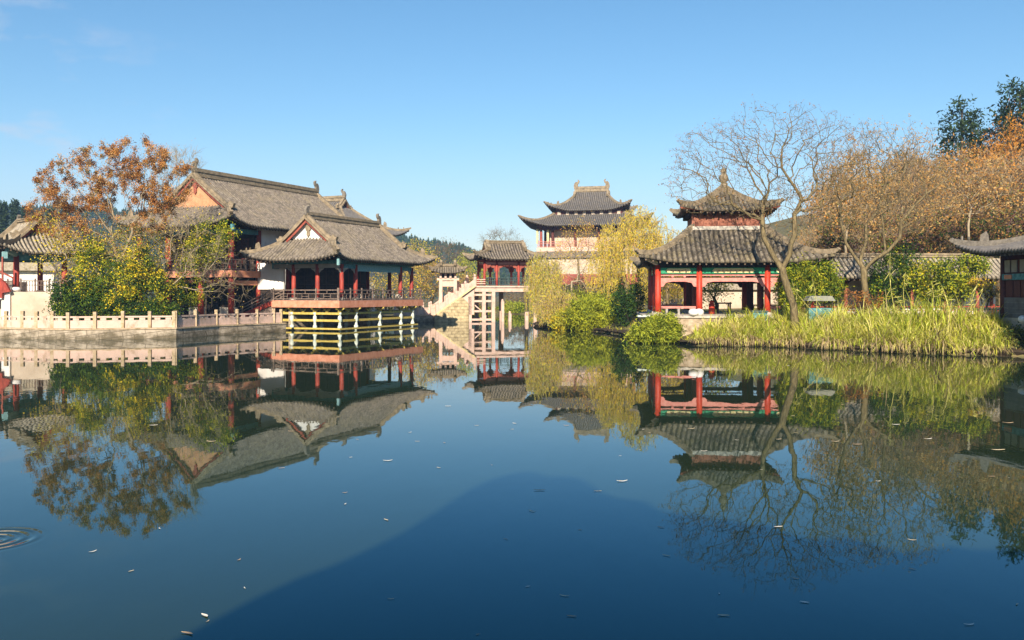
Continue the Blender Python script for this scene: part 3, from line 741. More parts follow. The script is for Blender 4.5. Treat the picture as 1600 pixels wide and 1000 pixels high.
# corner lantern-like bracket ends in teal at the near eave corner
b = MB(); b.bar((-0.75,-0.45,6.42), (-0.75,-0.45,5.85), 0.2, 0.2); b.bar((-0.45,-0.2,6.40),(0.7,0.35,6.25),0.26,0.3); b.build('corner_beam', M['teal_light'], pav)
# the piers and ochre beams under the deck
PU = [0.62, 3.2, 7.2, 11.1, 13.4]
def pier(u, v):
    b = MB(); b.lathe(u, v, [(-0.9,0.13),(0.05,0.13),(0.10,0.19),(0.42,0.20),(0.52,0.13),(0.80,0.13),(0.9,0.2),(1.28,0.17),(1.42,0.10),(1.50,0.16),(1.66,0.16)], 12)
    o = b.build('pier', M['pale_green'], pav, True)
    c = MB()
    for du, dv in ((1,0),(0,1)):
        d = Vector((du,dv,0)); n = Vector((-dv,du,0))
        c.prism([(-0.55,0.42),(-0.50,0.30),(-0.30,0.22),(-0.14,0.0),(0.14,0.0),(0.30,0.22),(0.50,0.30),(0.55,0.42),(0.42,0.42),(0.30,0.34),(0,0.25),(-0.30,0.34),(-0.42,0.42)], (u,v,1.66+0.003*du), d, (0,0,1), n, 0.16)
    c.build('bracket', M['yellow'], o)
for u in PU: pier(u, 0.36)
for v in (3.05, 5.6): pier(0.62, v)
for u in PU[1:]: pier(u, 4.2)
for z, h in ((0.20,0.15),(0.93,0.20),(1.56,0.20)):
    out = 0.3 if z < 0.5 else 0.0
    beam(pav, (0.62-out-0.2,0.36-out,z), (13.6+out,0.36-out,z), 0.13, h, 'yellow', 'pier_beam')
    beam(pav, (0.62-out,0.30-out+0.2,z+0.002), (0.62-out,6.6,z+0.002), 0.13, h, 'yellow', 'pier_beam')
    beam(pav, (13.4,0.5,z+0.002), (13.4,4.4,z+0.002), 0.13, h, 'yellow', 'pier_beam')
# small brackets between the piers
b = MB()
for u in [1.9, 5.2, 9.15, 12.25]:
    b.prism([(-0.4,0.36),(-0.3,0.2),(-0.1,0.0),(0.1,0.0),(0.3,0.2),(0.4,0.36),(0.28,0.36),(0,0.18),(-0.28,0.36)], (u,0.36,1.68), (1,0,0), (0,0,1), (0,1,0), 0.12)
for v in [1.75, 4.35, 6.5]:
    b.prism([(-0.4,0.36),(-0.3,0.2),(-0.1,0.0),(0.1,0.0),(0.3,0.2),(0.4,0.36),(0.28,0.36),(0,0.18),(-0.28,0.36)], (0.62,v,1.68), (0,1,0), (0,0,1), (1,0,0), 0.12)
b.build('bracket', M['yellow'], pav)
b = MB(); b.box(0.5, 13.5, 5.5, 5.9, -1.2, 2.0); b.build('inner_foundation', M['wall_stone'], pav)

# ---- stair from the deck down to the bank
st = thing('deck_stair', 'wooden stair with red stringer and slanting rails leading down from the pavilion deck', 'stairs', (-15.3, 79.3, 0), TH)
b = MB(); steps(b, (0.15,12.1,0.95), (0.15,7.45,DZ-0.03), 1.5, 11, (1,0,0)); b.build('tread', M['rail'], st)
for u in (0.05, 1.75):
    b = MB(); b.bar((u,12.2,0.80),(u,7.42,DZ-0.28),0.09,0.42); b.build('stringer', M['red'], st)
    r_ = MB()
    for h in (0.32, 0.60, 0.90): r_.bar((u,12.0,0.95+h),(u,7.45,DZ+h),0.07,0.07)
    for i in range(5):
        t = i/4; q = Vector((u,12.0+(7.45-12.0)*t,0.95+(DZ-0.95)*t)); r_.bar(q,q+Vector((0,0,1.02)),0.1,0.1)
    r_.build('handrail', M['rail'], st)

# ---- two-storey hall
HZ = 0.72
hall = thing('two_storey_hall', 'large two storey hall with orange gable, long grey tiled roof and red columns', 'hall', (-25.7, 82.0, 0), TH)
b = MB(); b.box(-0.7, 22.0, -0.7, 11.9, HZ-0.5, HZ+0.28); b.build('plinth', M['stone'], hall)
F2 = 5.5; HE = 9.35
hv = [0, 3.6, 7.6, 11.2]
for v in hv: column(hall, 0, v, HZ+0.28, HE, 0.275)
for u in (3.8,): column(hall, u, 0, HZ+0.28, HE, 0.25)
b = MB(); b.box(-0.36, 3.75, -0.36, 11.56, F2-0.18, F2); b.build('gallery_floor', M['rail'], hall)
b = MB(); b.box(-0.42, -0.28, -0.42, 11.62, F2-0.64, F2-0.03); b.build('gallery_fascia', M['salmon'], hall)
b = MB(); b.box(-0.277, 3.7, -0.42, -0.28, F2-0.64, F2-0.03); b.build('gallery_fascia', M['salmon'], hall)
beam(hall, (0.3,0,F2-1.15), (3.6,0,F2-1.15), 0.2, 0.42, 'salmon')
for v0, v1 in zip(hv[:-1], hv[1:]): beam(hall, (0,v0+.25,F2-1.0), (0,v1-.25,F2-1.0), 0.2, 0.3, 'maroon')
railing(hall, [(-0.3,-0.3,F2),(3.6,-0.3,F2)], 1.0, 'rail', 1.9)
railing(hall, [(-0.3,-0.3,F2),(-0.3,11.5,F2)], 1.0, 'rail', 2.0)
# walls
b = MB(); b.box(3.75, 21.4, 0.02, 0.22, F2, HE+0.3); b.build('side_wall', M['white'], hall)
b = MB(); b.box(3.75, 8.0, 0.02, 0.22, HZ+0.28, F2-0.003); b.build('side_wall', M['white'], hall)
b = MB(); b.box(8.003, 21.4, 0.02, 0.22, HZ+0.28, F2-0.003); b.build('side_wall', M['maroon'], hall)
b = MB(); b.box(3.75, 21.4, 11.0, 11.2, HZ+0.28, HE+0.3); b.build('side_wall', M['white'], hall)
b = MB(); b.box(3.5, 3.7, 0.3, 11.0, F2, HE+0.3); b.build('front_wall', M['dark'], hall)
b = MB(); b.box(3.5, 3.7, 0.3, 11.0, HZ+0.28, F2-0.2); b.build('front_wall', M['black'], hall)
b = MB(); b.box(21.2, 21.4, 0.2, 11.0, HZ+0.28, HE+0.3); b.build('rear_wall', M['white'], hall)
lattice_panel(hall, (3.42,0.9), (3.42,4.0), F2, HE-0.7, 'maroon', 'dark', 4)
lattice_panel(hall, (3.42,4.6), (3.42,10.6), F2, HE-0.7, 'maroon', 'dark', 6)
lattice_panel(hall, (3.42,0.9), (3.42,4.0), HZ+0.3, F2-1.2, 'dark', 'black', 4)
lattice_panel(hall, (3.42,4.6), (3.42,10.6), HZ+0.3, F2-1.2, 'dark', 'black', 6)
for v in (1.8, 5.6, 9.4):                                            # pale stone panels between the ground floor columns
    b = MB(); b.box(1.6, 1.75, v-1.0, v+1.0, HZ+0.28, HZ+1.35); b.build('parapet', M['stone'], hall)
for u0, u1 in ((0,3.8),):
    beam(hall, (u0+.2,0,HE-0.22), (u1-.2,0,HE-0.22), 0.2, 0.42, 'teal')
for v0, v1 in zip(hv[:-1], hv[1:]): beam(hall, (0,v0+.2,HE-0.22), (0,v1-.2,HE-0.22), 0.2, 0.42, 'teal')
b = MB(); b.box(0.3, 21.2, 0.4, 10.8, HE+0.25, HE+0.32); b.build('ceiling', M['dark'], hall)
Roof(hall, 10.9, 5.6, 9.62, 25.0, 13.9, 4.95, 9.8, 'tile', k=0.18, lift=0.8, rad=3.6, gable='orange_gable', soffit=1.6, ridge_h=0.8, orn_s=1.1, p=0.37, wave=0.13, ridge_w=0.36)
b = MB(); b.bar((-1.25,-1.25,9.6),(-1.25,-1.25,9.05),0.24,0.24); b.bar((-1.0,-1.0,9.5),(0.2,0.2,9.3),0.3,0.34); b.build('corner_beam', M['teal'], hall)

# ---- roof of a further hall showing behind
rh = thing('rear_hall', 'grey hall roof with upswept corner rising behind the waterside pavilion roof', 'hall', (-29.5, 124.0, 0), R(-24))
b = MB(); b.box(-11, 9.2, -5.0, 5.0, 0.5, 11.0); b.build('wall', M['white'], rh)
for u in (-9, -3, 3, 9.4): column(rh, u, -5.3, 0.7, 11.0, 0.25, base=False)
b = MB(); b.box(-11, 9.4, -5.5, -5.15, 10.4, 11.0); b.build('beam', M['maroon'], rh)
Roof(rh, 0, 0, 11.3, 26.5, 13.5, 4.6, 7.6, 'tile_grey', k=0.5, lift=0.9, rad=3.5, gable='cream', soffit=1.6, ridge_h=0.7, orn_s=1.0, p=0.34)

# ---- tower with two roofs, far behind the willow
tw = thing('two_tier_tower', 'tall tower with two grey upswept roofs rising behind the yellow willow', 'tower', (15.2, 171.0, 0), R(-13))
b = MB(); b.box(-9.2, 9.2, -6.5, 6.5, 0.5, 5.0); b.build('base_wall', M['dark'], tw)
b = MB(); b.box(-9.4, 9.4, -6.9, 6.9, 5.0, 6.9); b.build('gallery_band', M['red_old'], tw)
b = MB(); b.box(-9.1, 9.1, -6.6, 6.6, 6.9, 9.9); b.build('lower_wall', M['cream'], tw)
b = MB(); b.box(-9.6, 9.6, -7.1, 7.1, 9.9, 11.1); b.build('eave_band', M['tile'], tw)
b = MB(); b.box(-9.3, 9.3, -6.8, 6.8, 11.1, 11.9); b.build('balcony', M['pink_stone'], tw)
b = MB(); b.box(-7.2, 7.2, -4.9, 4.9, 11.9, 15.6); b.build('upper_wall', M['cream'], tw)
for u in (-8.6,-6.4,-2.2,2.2,6.4,8.6): column(tw, u, -6.2, 11.9, 15.6, 0.26, 'maroon' if abs(u) < 8 else 'red_old', base=False)
for u in (-9.0,-7.0): 
    b = MB(); b.box(u-0.5, u-0.1, -6.4, -6.2, 12.6, 15.3); b.build('hanging_banner', M['gold'], tw)
for v in (-2, 2, 6.2): column(tw, -8.6, v, 11.9, 15.6, 0.26, 'maroon', base=False)
railing(tw, [(-9.1,-6.7,11.9),(9.1,-6.7,11.9)], 1.1, 'pink_paint', 2.2, 'slat')
beam(tw, (-8.8,-6.2,15.4), (8.8,-6.2,15.4), 0.4, 0.6, 'maroon')
b = MB()
for u in np.arange(-8.6, 8.7, 1.43):                                 # bracket sets under the lower eave
    b.prism([(-0.55,0.7),(-0.4,0.35),(-0.15,0.0),(0.15,0.0),(0.4,0.35),(0.55,0.7)], (u,-6.5,15.45), (1,0,0), (0,0,1), (0,1,0), 0.9)
for v in np.arange(-6, 6.5, 1.5):
    b.prism([(-0.55,0.7),(-0.4,0.35),(-0.15,0.0),(0.15,0.0),(0.4,0.35),(0.55,0.7)], (-8.9,v,15.45), (0,1,0), (0,0,1), (1,0,0), 0.9)
b.build('bracket_set', M['maroon'], tw)
Roof(tw, 0, 0, 15.9, 22.4, 16.6, 2.4, 0, 'tile_grey', k=0.4, cap=4.6, lift=1.5, rad=5.0, soffit=2.4, p=0.36, ext=0.9, ridge_w=0.4, name='lower_roof', ornament=False)
b = MB(); b.box(-6.3, 6.3, -3.9, 3.9, 17.2, 19.2); b.build('clerestory', M['maroon'], tw)
b = MB()
for u in np.arange(-5.6, 5.7, 1.6): b.box(u-0.3, u+0.3, -4.05, -3.85, 18.0, 18.7)
b.build('window', M['cream'], tw)
Roof(tw, 0, 0, 18.9, 14.6, 9.8, 3.9, 3.25, 'tile_grey', k=0.55, lift=1.3, rad=4.0, gable='salmon', soffit=1.6, p=0.36, ext=0.7, ridge_h=1.0, orn_s=1.5, ridge_w=0.4, om='ridge', rm='ridge')

# ---- covered bridge pavilion, stair, abutment
BY = 107.0
bp_ = thing('bridge_pavilion', 'small red columned pavilion with tiled roof standing on the bridge', 'pavilion', (gx(757, BY), BY, 0), R(14))
bz = 4.28; bl = 5.75; bw = 3.6
for u in (0, 1.5, 4.2, bl):
    for v in (0, bw): column(bp_, u, v, bz, 7.45, 0.15, 'red', base=False)
for v in (0, bw):
    beam(bp_, (0,v,7.30), (bl,v,7.30), 0.16, 0.26, 'red_old')
    b = MB(); b.box(0.1, bl-0.1, v-0.03, v+0.03, 6.84, 7.12); b.build('frieze', M['pink_paint'], bp_)
    for u0, u1 in ((0,1.5),(1.5,4.2),(4.2,bl)):
        f = MB(); a0, a1 = u0+0.15, u1-0.15; w = a1-a0
        f.prism([(0,0),(w,0),(w,-0.85),(w-0.12,-0.85),(w-0.2,-0.45),(w-0.5,-0.36),(w-0.62,-0.2),(0.62,-0.2),(0.5,-0.36),(0.2,-0.45),(0.12,-0.85),(0,-0.85)], (a0,v,6.84), (1,0,0), (0,0,1), (0,1,0), 0.06)
        f.build('fretwork', M['red_old'], bp_)
for u in (0, bl): beam(bp_, (u,0,7.30), (u,bw,7.30), 0.16, 0.26, 'red_old')
railing(bp_, [(0,-0.05,bz+0.02),(bl,-0.05,bz+0.02)], 0.95, 'rail_teal', 1.45, 'slat')
railing(bp_, [(0,bw+0.05,bz+0.02),(bl,bw+0.05,bz+0.02)], 0.95, 'rail_teal', 1.45, 'slat')
Roof(bp_, bl/2, bw/2, 7.55, 8.2, 5.9, 2.0, 2.35, 'tile', k=0.5, lift=0.55, rad=2.2, gable='pink_paint', soffit=1.1, ridge_h=0.28, ornament=False, p=0.34, ridge_w=0.25, gable_inset=0.5)
br = thing('bridge', 'pink stone bridge deck carried on slender posts with stone stair and balustrade', 'bridge', (gx(757, BY), BY, 0), R(14))
b = MB(); b.box(-1.4, 7.4, -0.6, bw+0.6, bz-0.20, bz); b.build('deck', M['pink_stone'], br)
b = MB(); b.box(-1.3, 7.3, -0.45, bw+0.45, bz-0.72, bz-0.30); b.build('girder', M['pink_stone'], br)
for u in (-1.85, -0.15, 1.0):
    for v in (-0.25, bw+0.2):
        b = MB(); b.box(u-0.21, u+0.21, v-0.2, v+0.2, -1.0, bz-0.73 if u > -1.5 else bz-1.3); b.build('post', M['pink_stone'], br)
for v in (-0.25, bw+0.2):
    for z in (0.25, 1.25, 2.45, 3.2):
        b = MB(); b.box(-1.63, 0.78, v-0.1, v+0.1, z-0.12, z+0.12); b.build('cross_beam', M['pink_stone'], br)
b = MB(); b.bar((-1.6,-0.05,2.3),(-0.4,-0.05,1.3),0.1,0.12); b.build('brace', M['pink_stone'], br)
for u, h in ((2.2,2.4),(3.1,0.95)):                                    # shorter cut-off posts standing beyond
    b = MB(); b.box(u-0.17,u+0.17,-0.2,0.14,-1,h); b.lathe(u,-0.03,[(h,0.12),(h+0.15,0.16),(h+0.3,0.02)],8); b.build('post', M['pink_stone'], br)
for u in (2.9,):
    for v in (bw,): 
        b = MB(); b.box(u-0.25,u+0.25,v-0.2,v+0.2,-1,bz-0.72); b.build('pillar', M['pink_stone'], br)
for v in (-0.2, bw+0.2):
    b = MB(); b.box(6.0,6.4,v-0.2,v+0.2,-1,bz-0.73); b.build('post', M['pink_stone'], br)
# stair down to the left bank with a stepped balustrade
for v in (-0.56, bw+0.56):
    w = MB(); w.prism([(-1.3,bz-0.02),(-5.9,0.95),(-5.9,1.75),(-1.3,bz+0.80)], (0,v,0), (1,0,0), (0,0,1), (0,1,0), 0.16); w.build('balustrade_panel', M['pink_stone'], br)
    for i in range(5):
        t = i/4; u = -1.3-4.5*t; z = bz-3.25*t
        p_ = MB(); p_.box(u-0.16,u+0.16,v-0.17,v+0.17,z-0.1,z+1.05); p_.lathe(u,v,[(z+1.05,0.1),(z+1.15,0.15),(z+1.32,0.13),(z+1.38,0.03)],8); p_.build('balustrade_post', M['pink_stone'], br)
    cpg = MB(); cpg.bar((-5.9,v,0.93),(-1.3,v,bz-0.06),0.4,0.16); cpg.build('coping', M['gold'], br)
b = MB(); steps(b, (-5.9,-0.45,0.95), (-1.35,-0.45,bz-0.02), bw+0.8, 16, (0,1,0)); b.build('stair', M['pink_stone'], br)
for h in (0.25,0.5,0.75):
    b = MB(); b.bar((-1.2,-0.5,bz+h),(0,-0.5,bz+h),0.08,0.1); b.build('side_rail', M['pink_stone'], br)
ab = thing('bridge_abutment', 'yellow ashlar stone abutment under the bridge stair', 'abutment', (gx(757, BY), BY, 0), R(14))
b = MB(); b.prism([(-6.1,-1.2),(-6.1,0.78),(-5.9,0.84),(-2.9,2.98),(-2.08,2.2),(-2.08,-1.2)], (0,bw/2,0), (1,0,0), (0,0,1), (0,1,0), bw+1.5); b.build('masonry', M['yellow_stone'], ab)

# ---- stone memorial gate beyond the bridge stair
pf = thing('stone_gate', 'pale pink stone gateway with a little tiled roof beside the bridge stair', 'gate', (gx(700, 109), 109, 0), R(4))
for u in (-0.88, 0.88):
    b = MB(); b.box(u-0.2,u+0.2,-0.2,0.2,0.6,4.95); b.box(u-0.27,u+0.27,-0.27,0.27,0.6,1.0); b.build('pillar', M['pink_stone'], pf)
b = MB(); b.box(-1.35,1.35,-0.2,0.2,4.95,5.22); b.build('lintel', M['pink_stone'], pf)
b = MB(); b.box(-0.68,0.68,-0.12,0.12,4.2,4.86); b.build('name_panel', M['pink_stone'], pf)
for u in (-0.9,-0.3,0.3,0.9): b = MB(); b.box(u-0.12,u+0.12,-0.3,0.3,5.224,5.85); b.build('roof_block', M['pink_stone'], pf)
b = MB(); b.box(-1.0,1.0,-0.16,0.16,5.23,5.84); b.build('backing', M['black'], pf)
Roof(pf, 0, 0, 5.95, 3.7, 1.7, 0.75, 0.95, 'tile', k=0.4, lift=0.35, rad=1.3, soffit=0.5, ridge_h=0.25, ornament=False, p=0.28, ridge_w=0.2, gable='pink_stone', gable_inset=0.3)

# ---- far-left pavilion on its cream terrace
fl = thing('side_pavilion', 'tile roofed pavilion with teal eaves and red column on the cream terrace at left', 'pavilion', (gx(25.5, 74), 74.0, 0), R(-45))
fz = 3.45
b = MB(); b.box(-7.5, 0.9, -0.9, 4.6, fz-0.25, fz); b.build('floor', M['stone'], fl)
for u in (0, -6.2):
    for v in (0, 3.75): column(fl, u, v, fz, 6.5, 0.235)
for (a, c) in (((0,0),(0,3.75)),((0,0),(-6.2,0)),((-6.2,0),(-6.2,3.75)),((0,3.75),(-6.2,3.75))):
    beam(fl, (*a,6.34), (*c,6.34), 0.22, 0.40, 'teal'); beam(fl, (*a,6.72), (*c,6.72), 0.3, 0.26, 'teal')
railing(fl, [(0.15,0.3,fz),(0.15,3.6,fz)], 1.0, 'rail', 1.2, 'slat')
railing(fl, [(-0.3,-0.15,fz),(-6,-0.15,fz)], 1.0, 'rail', 1.4, 'slat')
Roof(fl, -3.1, 1.88, 6.75, 9.4, 7.0, 2.9, 2.75, 'tile_pale', k=0.5, lift=0.75, rad=2.6, gable='salmon', soffit=1.3, ridge_h=0.3, ornament=True, orn_s=0.45, p=0.33, gable_inset=0.5)
b = MB(); b.bar((1.2,-1.2,6.75),(1.2,-1.2,6.2),0.34,0.34); b.bar((1.0,-1.0,6.9),(0.05,-0.05,6.55),0.3,0.34); b.build('corner_beam', M['teal_light'], fl)
te = thing('terrace', 'cream rendered terrace wall with a paler end pier under the left edge pavilion', 'terrace wall', (0,0,0))
b = MB(); b.box(gx(17.5,72), gx(96,72), 72.0, 81, 0.3, 3.5); b.build('wall', M['cream'], te)
b = MB(); b.box(gx(4.5,72), gx(17.5,72)-0.004, 71.8, 81, 0.3, 3.52); b.build('pier', M['white'], te)
b = MB(); b.box(gx(-30,73), gx(4.5,72)-0.004, 73.0, 81, 0.3, 2.9); b.build('lower_wall', M['cream'], te)
rb_ = thing('red_ramp_wall', 'sloping red side wall of a stair at the left edge above the terrace', 'stair wall', (0,0,0))
b = MB(); b.prism([(gx(-40,71.6),5.6),(gx(2,71.6),4.55),(gx(10.5,71.6),4.15),(gx(17,71.6),3.53),(gx(4.5,71.6),3.42),(gx(4,71.6),3.0),(gx(-40,71.6),3.0)], (0,71.6,0), (1,0,0), (0,0,1), (0,1,0), 0.25); b.build('wall', M['red'], rb_)
b = MB()
for xp in (-12,-4,4): b.bar(px(xp,446,71.6)+Vector((0,0,0.2)), px(xp,446,71.6)+Vector((0,0,2.3)),0.12,0.12)
b.bar(px(-40,405,71.6), px(20,434,71.6), 0.1, 0.12); b.build('rail', M['red_old'], rb_)
ds = thing('drum_stone', 'flattened white drum stone on the terrace edge below the red column', 'stone', px(25.5, 455, 72.5))
b = MB(); b.lathe(0,0,[(0,0.22),(0.06,0.33),(0.16,0.36),(0.27,0.30),(0.34,0.16)],14); b.build('stone', M['white_ball'], ds, True)
gp = thing('garden_building', 'white walled building glimpsed between the columns of the left edge pavilion', 'building', (gx(40,96), 96, 0))
b = MB(); b.box(-3, 3.0, 0, 5, 0.5, 5.8); b.build('wall', M['white'], gp)
b = MB(); b.prism([(-3.6,5.8),(3.6,5.8),(2.6,7.0),(-2.6,7.0)], (0,2.5,0), (1,0,0), (0,0,1), (0,1,0), 6.4); b.build('roof', M['tile_pale'], gp)
b = MB(); b.box(-1.2,0.2,-0.04,0.05,2.5,4.6); b.build('window', M['dark'], gp)

# ---- right pavilion with two roofs
RT = R(-6)
rp = thing('double_roof_pavilion', 'square red columned pavilion with two weathered tile roofs and tall finial behind bare tree', 'pavilion', (gx(1028,62.5), 62.5, 0), RT)
rz = 1.86; RW = 10.3
b = MB(); b.box(-1.0, RW+1.0, -1.0, RW+0.8, -1.2, rz-0.16); b.build('foundation', M['rock'], rp)
b = MB(); b.box(-1.1, RW+1.1, -1.1, RW+0.9, rz-0.157, rz); b.build('floor', M['stone'], rp)
rc = [0, 2.84, 7.46, RW]
ctop = 5.38
done = set()
for u in rc:
    for v in rc:
        if u in (0, RW) or v in (0, RW): column(rp, u, v, rz, ctop, 0.215, 'vermilion')
for u in (2.84, 7.46):
    for v in (2.84, 7.46): column(rp, u, v, rz, 8.6, 0.24, 'maroon')
def painted_beam(parent, p, q, z, out):
    """green beam with a gold cartouche"""
    p = Vector(p); q = Vector(q); d = (q-p).normalized(); ln = (q-p).length
    o = beam(parent, p+d*0.2+Vector((0,0,z)), q-d*0.2+Vector((0,0,z)), 0.2, 0.40, 'green')
    n = Vector(out); g = MB(); w = ln*0.31; c = (p+q)/2 + Vector((0,0,z)) + n*0.105
    g.prism([(-w,0),(-w+0.14,0.155),(w-0.14,0.155),(w,0),(w-0.14,-0.155),(-w+0.14,-0.155)], c, d, (0,0,1), n, 0.02); g.build('cartouche', M['gold'], o)
    m_ = MB(); k = int(w*2/0.35)
    for i in range(k):
        a = c + d*(-w+0.3+(2*w-0.6)*(i+0.5)/k) + n*0.016
        m_.prism([(-0.12,-0.06),(0.0,0.07),(0.12,-0.06),(0.0,-0.01)], a, d, (0,0,1), n, 0.012)
    m_.build('painted_motif', M['salmon'], o)
for u0, u1 in zip(rc[:-1], rc[1:]):
    painted_beam(rp, (u0,0,0), (u1,0,0), ctop-0.42, (0,-1,0)); painted_beam(rp, (RW,u0,0), (RW,u1,0), ctop-0.42, (1,0,0)); painted_beam(rp, (0,u0,0), (0,u1,0), ctop-0.42, (-1,0,0))
    beam(rp, (u0+.2,RW,ctop-0.42), (u1-.2,RW,ctop-0.42), 0.2, 0.4, 'maroon')
    for (a, c, ax, nn) in (((u0+.2,0),(u1-.2,0),(1,0,0),(0,1,0)), ((u0+.2,RW),(u1-.2,RW),(1,0,0),(0,1,0))):
        f = MB(); w = u1-u0-0.4
        f.prism([(0,0),(w,0),(w,-0.62),(w-0.18,-0.60),(w-0.34,-0.34),(w-0.8,-0.26),(0.8,-0.26),(0.34,-0.34),(0.18,-0.60),(0,-0.62)], (a[0],a[1],ctop-0.92), ax, (0,0,1), nn, 0.07)
        f.build('fretwork', M['pink_paint' if a[1] == 0 else 'maroon'], rp)
        t_ = MB(); t_.bar((a[0],a[1],ctop-0.74),(c[0],c[1],ctop-0.74),0.08,0.08)
        for g in (0.33,0.67): t_.blob((a[0]+w*g,a[1]-0.02,ctop-0.83),(0.10,0.08,0.10),8,5)
        t_.build('tie_rail', M['pink_paint' if a[1] == 0 else 'maroon'], rp)
for a, c in (((0.25,0),(2.6,0)),((0,0.3),(0,2.6)),((0,3.1),(0,7.2)),((0,7.7),(0,10)),((0.3,RW),(2.6,RW)),((7.8,RW),(10,RW)),((7.7,0),(10.0,0))):
    s_ = MB(); s_.bar((*a,rz+0.52),(*c,rz+0.52),0.26,0.08); s_.bar((*a,rz+0.60),(*c,rz+0.60),0.06,0.06); s_.build('bench_seat', M['pink_paint'], rp)
    for g in (0.15,0.5,0.85):
        q = Vector((*a,rz)).lerp(Vector((*c,rz)), g); l_ = MB(); l_.bar(q, q+Vector((0,0,0.48)), 0.16, 0.2); l_.build('bench_leg', M['grey_plaster'], rp)
b = MB(); b.box(0.3, RW-0.3, 0.3, RW-0.3, ctop+0.22, ctop+0.30); b.build('ceiling', M['black'], rp)
for (a, c) in (((0,0),(RW,0)),((RW,0),(RW,RW)),((RW,RW),(0,RW)),((0,RW),(0,0))): beam(rp, (*a,ctop+0.08), (*c,ctop+0.08), 0.26, 0.56, 'black', 'eave_beam')
mid = RW/2
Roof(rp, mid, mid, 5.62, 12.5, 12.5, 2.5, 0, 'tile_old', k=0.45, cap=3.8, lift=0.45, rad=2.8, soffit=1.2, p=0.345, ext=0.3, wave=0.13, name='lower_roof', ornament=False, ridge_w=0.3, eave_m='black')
for su, sv in ((-1,-1),(1,-1),(-1,1)):                                # pale painted beam ends under the corners
    c_ = Vector((mid+su*6.05, mid+sv*6.05, 5.85)); e_ = MB()
    e_.bar(c_, c_ - Vector((su*1.15, sv*1.15, 0.55)), 0.2, 0.24); e_.build('corner_beam', M['white'], rp)
b = MB(); b.box(mid-2.45, mid+2.45, mid-2.45, mid+2.45, 7.6, 9.35); b.build('drum_wall', M['brick_red'], rp)
b = MB()
for u in np.linspace(-2.2, 2.2, 9): b.box(mid+u-0.06, mid+u+0.06, mid-2.53, mid-2.40, 8.2, 9.2)
for u in (-2.45,-0.85,0.85,2.45): b.box(mid+u-0.13, mid+u+0.13, mid-2.58, mid-2.34, 8.0, 9.36)
b.build('panel_frame', M['brick_red'], rp)
b = MB(); b.box(mid-2.75, mid+2.75, mid-2.75, mid+2.75, 7.95, 8.22); b.build('upper_ridge', M['ridge_pale'], rp)
b = MB()
for sgn in (-1, 1):
    for u in np.linspace(-2.3, 2.3, 8):
        b.prism([(-0.22,0.36),(-0.1,0.0),(0.1,0.0),(0.22,0.36)], (mid+u, mid+sgn*2.55, 9.0), (1,0,0), (0,0,1), (0,1,0), 0.5)
        b.prism([(-0.22,0.36),(-0.1,0.0),(0.1,0.0),(0.22,0.36)], (mid+sgn*2.55, mid+u, 9.0), (0,1,0), (0,0,1), (1,0,0), 0.5)
b.build('bracket_set', M['dark'], rp)
Roof(rp, mid, mid, 9.42, 6.6, 6.6, 1.85, 0, 'tile_old', k=0.62, lift=0.32, rad=2.0, soffit=0.9, p=0.30, ext=0.2, wave=0.11, name='upper_roof', ornament=False, ridge_w=0.24, eave_m='red_old')
b = MB(); b.lathe(mid, mid, [(10.95,0.5),(11.3,0.26),(11.4,0.33),(11.52,0.22),(11.7,0.2),(11.8,0.3),(12.02,0.36),(12.2,0.31),(12.3,0.19),(12.4,0.17),(12.5,0.24),(12.64,0.18),(12.8,0.04)], 14); b.build('finial', M['ridge'], rp, True)

# things standing in and beside the right pavilion
for k_, (xp, s_) in enumerate(((1084,0.36),(1093.5,0.30))):
    rk = MB(); rr = random.Random(k_+3); rk.blob((0,0,0.22),(s_,s_*0.8,0.26),12,8,rr,0.08); o = rk.build('boulder', M['white_ball'], None, True); o.location = (gx(xp,61.2), 61.2+0.1*k_, rz)
    tag(o, ['rounded white boulder at the foot of the second red column', 'longer low white boulder right of its rounder neighbour by the red column'][k_], 'boulder', 'boulders by the pavilion column')
pb = thing('orange_post', 'short orange red bollard standing in the middle bay of the two roofed pavilion', 'bollard', (gx(1112,66), 66.0, rz))
b = MB(); b.lathe(0,0,[(0,0.22),(0.7,0.22),(0.78,0.16),(0.86,0.16),(0.95,0.2),(1.02,0.05)],12); b.build('shaft', M['vermilion'], pb, True)
tb = thing('stone_table', 'dark table with slender legs in the middle bay of the two roofed pavilion', 'table', (gx(1130,67), 67.0, rz))
b = MB(); b.box(-0.55,0.55,-0.4,0.4,0.74,0.84); b.build('tabletop', M['dark'], tb)
for u in (-0.45,0.45):
    for v in (-0.3,0.3): b = MB(); b.box(u-0.05,u+0.05,v-0.05,v+0.05,0,0.737); b.build('leg', M['dark'], tb)
def planter(name, label, cat, x, y, z, w, d, h, m, rim):
    t = thing(name, label, cat, (x, y, z)); b = MB()
    b.prism([(-w/2*0.9,0),(w/2*0.9,0),(w/2,h),(-w/2,h)], (0,0,0), (1,0,0), (0,0,1), (0,1,0), d); b.build('body', M[m], t)
    b = MB(); b.box(-w/2-0.06,w/2+0.06,-d/2-0.06,d/2+0.06,h+0.002,h+0.12); b.build('rim', M[rim], t); return t
planter('planter', 'dark box planter with pale green rim left of the two roofed pavilion', 'planter', gx(1006,61.5), 61.5, 1.35, 0.8, 0.5, 0.42, 'black', 'pale_green')
planter('teal_box', 'low teal box at the foot of the right front column of the two roofed pavilion', 'box', gx(1186,60.6), 60.6, 1.55, 1.0, 0.5, 0.55, 'teal', 'rail_teal')
kb = thing('stall', 'small stall with grey green canopy and teal skirt behind the tall reeds', 'stall', (gx(1281,58.6), 58.6, gz(gx(1281,58.6),58.6)-0.03), R(-8))
